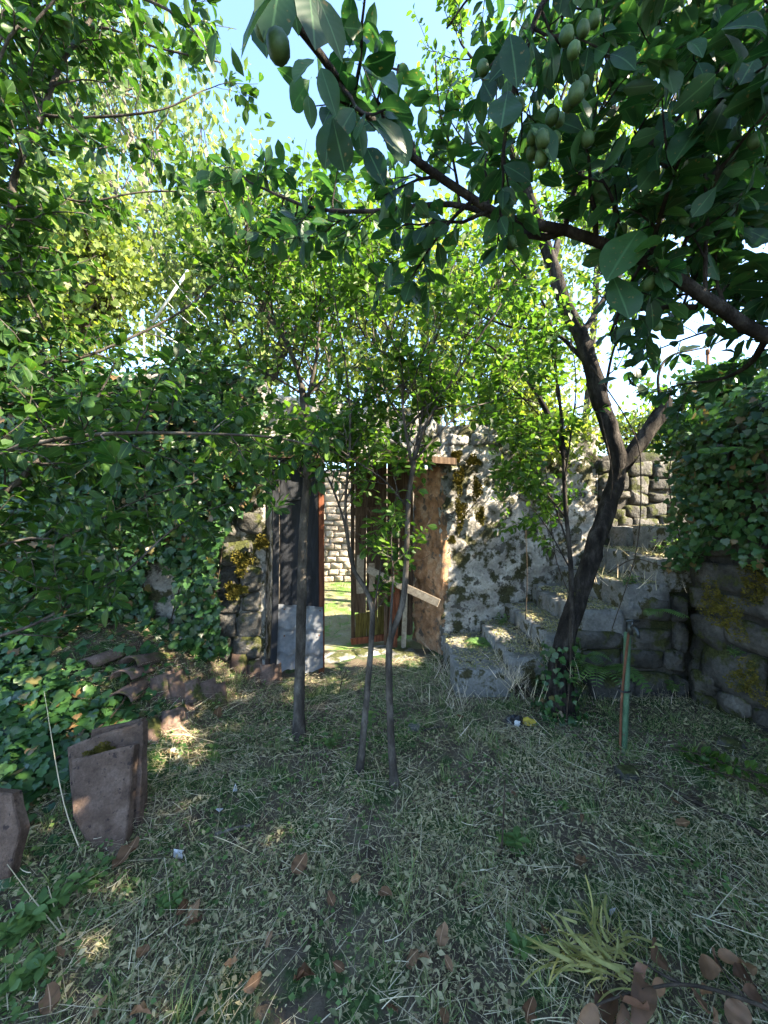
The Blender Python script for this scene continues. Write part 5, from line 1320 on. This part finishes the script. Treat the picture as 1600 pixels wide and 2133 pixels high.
def weed(base, h, n, size, label, seed, mat=None, tp=MID, spread=.5, group='leafy weeds'):
    r = np.random.default_rng(seed); root = thing('weed', base, label, 'weed', group); base = np.array(base)
    mb = MB(); ps = []; ds = []; ns = []; ss = []
    for k in range(n):
        a = r.uniform(0, 6.28); d = nrm(V(math.cos(a) * spread, math.sin(a) * spread, 1)); L = h * r.uniform(.6, 1.1)
        c = catmull([base, base + d * L * .5, base + d * L + V(0, 0, -.1 * L)], 7); tube(mb, c, np.linspace(.0025, .001, 7), 4, 0, False)
        for i in range(2, 7):
            for _ in range(2):
                b = r.uniform(0, 6.28); ps.append(c[i]); ds.append(nrm(V(math.cos(b), math.sin(b), .3))); ns.append(nrm(V(.3 * r.normal(), .3 * r.normal(), 1))); ss.append(size * r.uniform(.6, 1.2))
    link('stem', mb.mesh('stem', M['weed']), root)
    tpl_objects('leaf', 'weed', tp, np.array(ps), frame_from(np.array(ds), np.array(ns)), np.array(ss), mat or M['weed'], root)
for k, (px, py, h, n, s, l) in enumerate([(95, 1930, .16, 6, .06, 'broad leaved weed in front of the bent white stalk'), (40, 1960, .12, 6, .06, 'weed clump at the frame edge below the ivy'), (60, 2060, .10, 6, .05, 'low weed clump in the corner of the grass'), (300, 1640, .14, 4, .035, 'weed growing up beside the leaning slabs'), (690, 1560, .13, 5, .045, 'leafy weed between the two nearer saplings and the straight one'),
        (745, 1560, .28, 3, .05, 'tall leafy shoots climbing the thin crooked sapling'), (440, 1590, .08, 4, .05, 'heart leaved seedling in the grass beyond the short stick'), (1060, 1775, .09, 3, .06, 'broad leaf weed at the upright dead stem'), (350, 1900, .08, 5, .035, 'small weed tuft below the white shard'), (1170, 1690, .06, 4, .03, 'small weed on the mown grass before the fallen pole'),
        (1090, 1990, .08, 6, .04, 'green weed beside the wilted yellow clump'), (190, 1860, .1, 6, .04, 'yellowish weed at the foot of the front slab'), (510, 1330, .2, 7, .045, 'sunlit weed against the gate wall'), (475, 1210, .2, 7, .045, 'sunlit weed hanging over the piled tiles'), (800, 1590, .1, 4, .03, 'tiny weed at the foot of the forked sapling'), (1530, 1380, .08, 5, .04, 'weed rooted in a joint of the retaining wall'), (0, 0, .16, 6, .045, 'weed growing on the second step by the wall'), (0, 0, .2, 7, .05, 'weed sprouting on the upper steps beside the ivy curtain'), (0, 0, .14, 6, .045, 'weed hanging over the stair side behind the tap'), (0, 0, .15, 6, .045, 'weed at the inner corner of stair and retaining wall')]):
    b = G(px, py)
    if k >= 15: b = [P(1530, 1370, 2.58), V(1.25, 4.0, .36), V(2.6, 3.45, 1.19), V(2.1, 3.22, .94), V(2.42, 3.12, .08)][k - 15]
    weed(b, h, n, s, l, 200 + k)

# ------------------------------------------------------------------ mown grass, clippings, straw
r = np.random.default_rng(101)
def field(n, y0=.75, y1=4.25):
    x = r.uniform(-3.4, 2.55, n); y = r.uniform(y0 ** .5, y1 ** .5, n) ** 2
    wallfront = np.where(x < -1.1, 3.44 + (x + 1.1) * .154, 3.44 + (x + 1.1) * .41)
    k = (y < wallfront - .02) & ~((x > .6) & (y > 3.17)) & (np.abs(x) < y * 1.05 + .8)
    x, y = x[k], y[k]
    return x, y, ground_h(x, y)
def flat(n, tilt): 
    a = r.uniform(0, 6.283, n); d = np.stack([np.cos(a), np.sin(a), r.normal(size=n) * tilt], -1); u = np.stack([r.normal(size=n) * .35, r.normal(size=n) * .35, np.ones(n)], -1)
    return frame_from(nrm(d), nrm(u))
patch = lambda x, y, f, o: fbm(np.stack([x * f, y * f, x * 0 + o], -1), 3)
SCRAP = [leaf_tpl(2, .5, .3, .2, .55, petiole=0), leaf_tpl(2, .3, .4, .35, .5, petiole=0), blade_tpl(.08, .5, 2), blade_tpl(.12, -.4, 2), blade_tpl(.06, .2, 2), blade_tpl(.16, -.3, 2)]
bare_at = lambda x, y: .9 * sstep(.22, .42, patch(x, y, 1.7, 55)) + np.exp(-(((x + .78) / .4) ** 2 + ((y - 2.0) / .3) ** 2)) + .8 * np.exp(-(((x - .1) / .5) ** 2 + ((y - 3.1) / .5) ** 2)) * (patch(x, y, 2.5, 2) > -.1)
x, y, z = np.concatenate([np.array(field(150000)), np.array(field(150000, .75, 2.7))], 1); g_ = patch(x, y, 1.1, 3) + .7 * patch(x, y, 6, 31)
k = r.random(len(x)) < np.clip(.62 + g_ * 1.1, .10, 1) * (1 - .8 * np.clip(bare_at(x, y), 0, 1)); x, y, z = x[k], y[k], z[k]; n = len(x)
me = scatter('leaf_litter', SCRAP, np.stack([x, y, z + r.uniform(.001, .045, n)], -1), flat(n, .45), .007 + .033 * r.random(n) ** 2.4, M['litter'], tint=np.clip(r.random(n) * .75 + .25 * (patch(x, y, 1.6, 6) + .5), 0, .999))
link('leaf_litter', me, None, 'grey green carpet of clipped leaves and small ground cover', 'ground cover', None, 'stuff')
x, y, z = field(80000); k = r.random(len(x)) < np.clip(.55 + patch(x, y, .9, 8) * 1.3 + .6 * patch(x, y, 5, 18), .06, 1) * (1 - .8 * np.clip(bare_at(x, y), 0, 1)); x, y, z = x[k], y[k], z[k]; n = len(x)
a = r.uniform(0, 6.283, n); d = nrm(np.stack([np.cos(a) * .8, np.sin(a) * .8, np.ones(n)], -1))
me = scatter('grass', BLADE, np.stack([x, y, z - .003], -1), frame_from(d, nrm(r.normal(size=(n, 3)))), r.uniform(.02, .065, n), M['grass'], wid=np.full(n, 1.3))
link('grass', me, None, 'short mown grass across the garden floor', 'grass', None, 'stuff')
x, y, z = field(56000); k = r.random(len(x)) < np.clip(.6 + patch(x, y, .8, 14) * 1.3 + .6 * patch(x, y, 4, 24), .06, 1); x, y, z = x[k], y[k], z[k]; n = len(x)
L = (.025 + .10 * r.random(n) ** 1.6) * np.where(r.random(n) < .09, 2.8, 1)
an = patch(x, y, 1.3, 40) * 5 + r.normal(size=n) * .9
d = nrm(np.stack([np.cos(an), np.sin(an), r.normal(size=n) * .13], -1)); u = nrm(np.stack([r.normal(size=n) * .4, r.normal(size=n) * .4, np.ones(n)], -1))
me = scatter('straw', [blade_tpl(.018, .3, 4), blade_tpl(.016, -.6, 4), blade_tpl(.014, .05, 3)], np.stack([x, y, z + r.uniform(.012, .055, n)], -1), frame_from(d, u), L, M['straw'], wid=np.clip(.13 / L, .5, 3) * r.uniform(.5, 1.5, n))
link('straw', me, None, 'dry cut straw strewn over the mown grass', 'straw', None, 'stuff')
x, y, z = field(1500); n = len(x); L = r.uniform(.16, .42, n); an = patch(x, y, 1.3, 40) * 4 + r.normal(size=n) * 1.0
d = nrm(np.stack([np.cos(an), np.sin(an), r.normal(size=n) * .06], -1)); u = nrm(np.stack([r.normal(size=n) * .3, r.normal(size=n) * .3, np.ones(n)], -1))
me = scatter('hay', [blade_tpl(.009, .12, 6), blade_tpl(.008, -.2, 6), blade_tpl(.007, .03, 4)], np.stack([x, y, z + r.uniform(.03, .065, n)], -1), frame_from(d, u), L, M['straw'], tint=r.uniform(.55, .84, n), wid=np.clip(.28 / L, .6, 1.7))
link('hay', me, None, 'long pale hay stalks scattered on top of the mown grass', 'hay', None, 'stuff')
m = 170; cx, cy, cz = field(m * 2); cx, cy = cx[:m], cy[:m]; ti = np.repeat(np.arange(len(cx)), 34); n = len(ti)
x = cx[ti] + r.normal(size=n) * .022; y = cy[ti] + r.normal(size=n) * .022; d = nrm(np.stack([r.normal(size=n) * .5, r.normal(size=n) * .5, np.ones(n)], -1))
link('grass_tufts', scatter('grass_tufts', BLADE, np.stack([x, y, ground_h(x, y)], -1), frame_from(d, nrm(r.normal(size=(n, 3)))), r.uniform(.05, .13, n), M['grass'], wid=np.full(n, .9)), None, 'taller grass tufts missed by the mower', 'grass', None, 'stuff')
x, y, z = field(22000); k = r.random(len(x)) < sstep(-.15, .45, patch(x, y, 1.4, 21) + .35 * sstep(-.3, -1.8, x)); x, y, z = x[k], y[k], z[k]; n = len(x)
CL = [leaf_tpl(2, .8, .15, .1, .6, petiole=.0)]
me = scatter('clover', CL, np.stack([x, y, z + r.uniform(.02, .06, n)], -1), flat(n, .15), r.uniform(.015, .03, n), M['weed'])
link('clover', me, None, 'green clover patches in the mown grass', 'clover', None, 'stuff')
# litter and dead grass on the treads
ps = []
for k, (x0, zz) in enumerate(ST[:-1]):
    m = 1100; ps.append(np.stack([r.uniform(x0 + .03, ST[k + 1][0], m), r.uniform(3.22, 4.2, m), np.full(m, zz + .015) + r.random(m) * .02], -1))
ps = np.concatenate(ps); n = len(ps)
link('step_litter', scatter('step_litter', FAR, ps, flat(n, .3), r.uniform(.012, .035, n), M['litter']), None, 'dead leaves and crumbs lying on the stone steps', 'leaf litter', None, 'stuff')
ps = []
for cx, cy, cz, m, sx, sy in [(1.08, 3.25, .2, 260, .05, .25), (.60, 3.5, .0, 260, .05, .5), (1.4, 3.3, .36, 120, .05, .3), (2.3, 3.4, .95, 70, .25, .2), (2.75, 3.45, 1.19, 80, .25, .2), (1.0, 3.13, 0, 110, .5, .05), (2.2, 3.1, 0, 90, .4, .06)]:
    ps.append(np.stack([cx + r.normal(size=m) * sx, cy + r.normal(size=m) * sy, np.full(m, cz)], -1))
ps = np.concatenate(ps); n = len(ps); d = nrm(np.stack([r.normal(size=n) * .5, r.normal(size=n) * .5 - .2, np.ones(n)], -1))
link('dead_grass', scatter('dead_grass', BLADE, ps, frame_from(d, nrm(r.normal(size=(n, 3)))), r.uniform(.06, .2, n), M['straw'], wid=np.full(n, .6)), None, 'dry grass tufts in the joints of the steps', 'grass', None, 'stuff')
# grass in the yard beyond the gate
m = 6000; x = r.uniform(-3, 1.5, m); y = r.uniform(4.75, 8.2, m); k = r.random(m) < np.clip(.5 + 1.4 * patch(x, y, 1.2, 4), .08, 1); x, y = x[k], y[k]; n = len(x)
d = nrm(np.stack([r.normal(size=n) * .5, r.normal(size=n) * .5, np.ones(n)], -1))
link('yard_grass', scatter('yard_grass', BLADE, np.stack([x, y, ground_h(x, y)], -1), frame_from(d, nrm(r.normal(size=(n, 3)))), r.uniform(.05, .11, n), M['weed'], wid=np.full(n, 2.0)), None, 'sunlit grass in the yard beyond the gateway', 'grass', None, 'stuff')

# ------------------------------------------------------------------ beyond the ivy wall: railing, cables; rusty post on the terrace
rl = thing('stair_railing', P(365, 760, 4.6), 'white metal stair railing glimpsed above the ivy wall', 'railing')
def bar(name, a, b, w, mat, parent): mb = MB(); tube(mb, [a, a * .5 + b * .5, b], [w] * 3, 6, 0); return link(name, mb.mesh(name, mat), parent)
bar('handrail', P(318, 672, 4.6), P(392, 563, 4.6), .017, M['whitepaint'], rl); bar('handrail', P(322, 682, 4.6), P(400, 738, 4.6), .016, M['whitepaint'], rl)
for px, py in [(300, 690), (338, 694), (371, 718), (325, 684)]: bar('baluster', P(px, py, 4.61), P(px, 800, 4.61), .010, M['whitepaint'], rl)
for k, (a, b, c, d, l) in enumerate([(352, 575, 460, 690, 'upper thin cable running down past the white railing'), (330, 610, 430, 702, 'lower thin cable running down past the white railing')]):
    mb = MB(); A_ = P(a, b, 4.8); B_ = P(c, d, 4.8); tube(mb, catmull([A_, (A_ + B_) / 2 - V(0, 0, .03), B_], 8), np.full(8, .004), 5); link('cable', mb.mesh('cable', M['whitepaint']), None, l, 'cable', 'cables by the railing')
pp = thing('rusty_post', P(1475, 960, 5.2), 'rusty iron post standing on the terrace against the bright sky', 'post')
mb = MB(); tube(mb, [P(1475, 1075, 5.2), P(1475, 900, 5.2), P(1474, 735, 5.2)], [.018, .018, .018], 8, .05); link('shaft', mb.mesh('shaft', M['rust']), pp)
mb = MB(); tube(mb, [P(1474, 738, 5.2), P(1474, 728, 5.2)], [.026, .024], 8); link('cap', mb.mesh('cap', M['rust']), pp)
r = np.random.default_rng(111)
for k, (pts, l) in enumerate([([(1250, 860, 2.8), (1275, 980, 2.78), (1272, 1040, 2.78)], 'loose dry vine dangling before the fork of the old tree'), ([(1230, 760, 2.8), (1320, 900, 2.75), (1335, 1000, 2.75), (1325, 1150, 2.75), (1275, 1310, 2.75)], 'long dry vine looping down behind the tap'),
        ([(1120, 880, 3.3), (1140, 1000, 3.2), (1155, 1150, 3.1), (1190, 1250, 3.0)], 'thin straight sucker beside the old tree'), ([(1095, 1290, 3.6), (1098, 1200, 3.6), (1095, 1100, 3.6)], 'thin dry stem rising from the second step'), ([(1265, 1195, 2.9), (1320, 1165, 2.85), (1380, 1180, 2.8), (1430, 1195, 2.8)], 'bowed dry twig before the upper steps')]):
    stick('dry_vine', [P(*p) for p in pts], .005, .003, M['twig'], l, 'vine', 'dry vine stems', 20, .05)
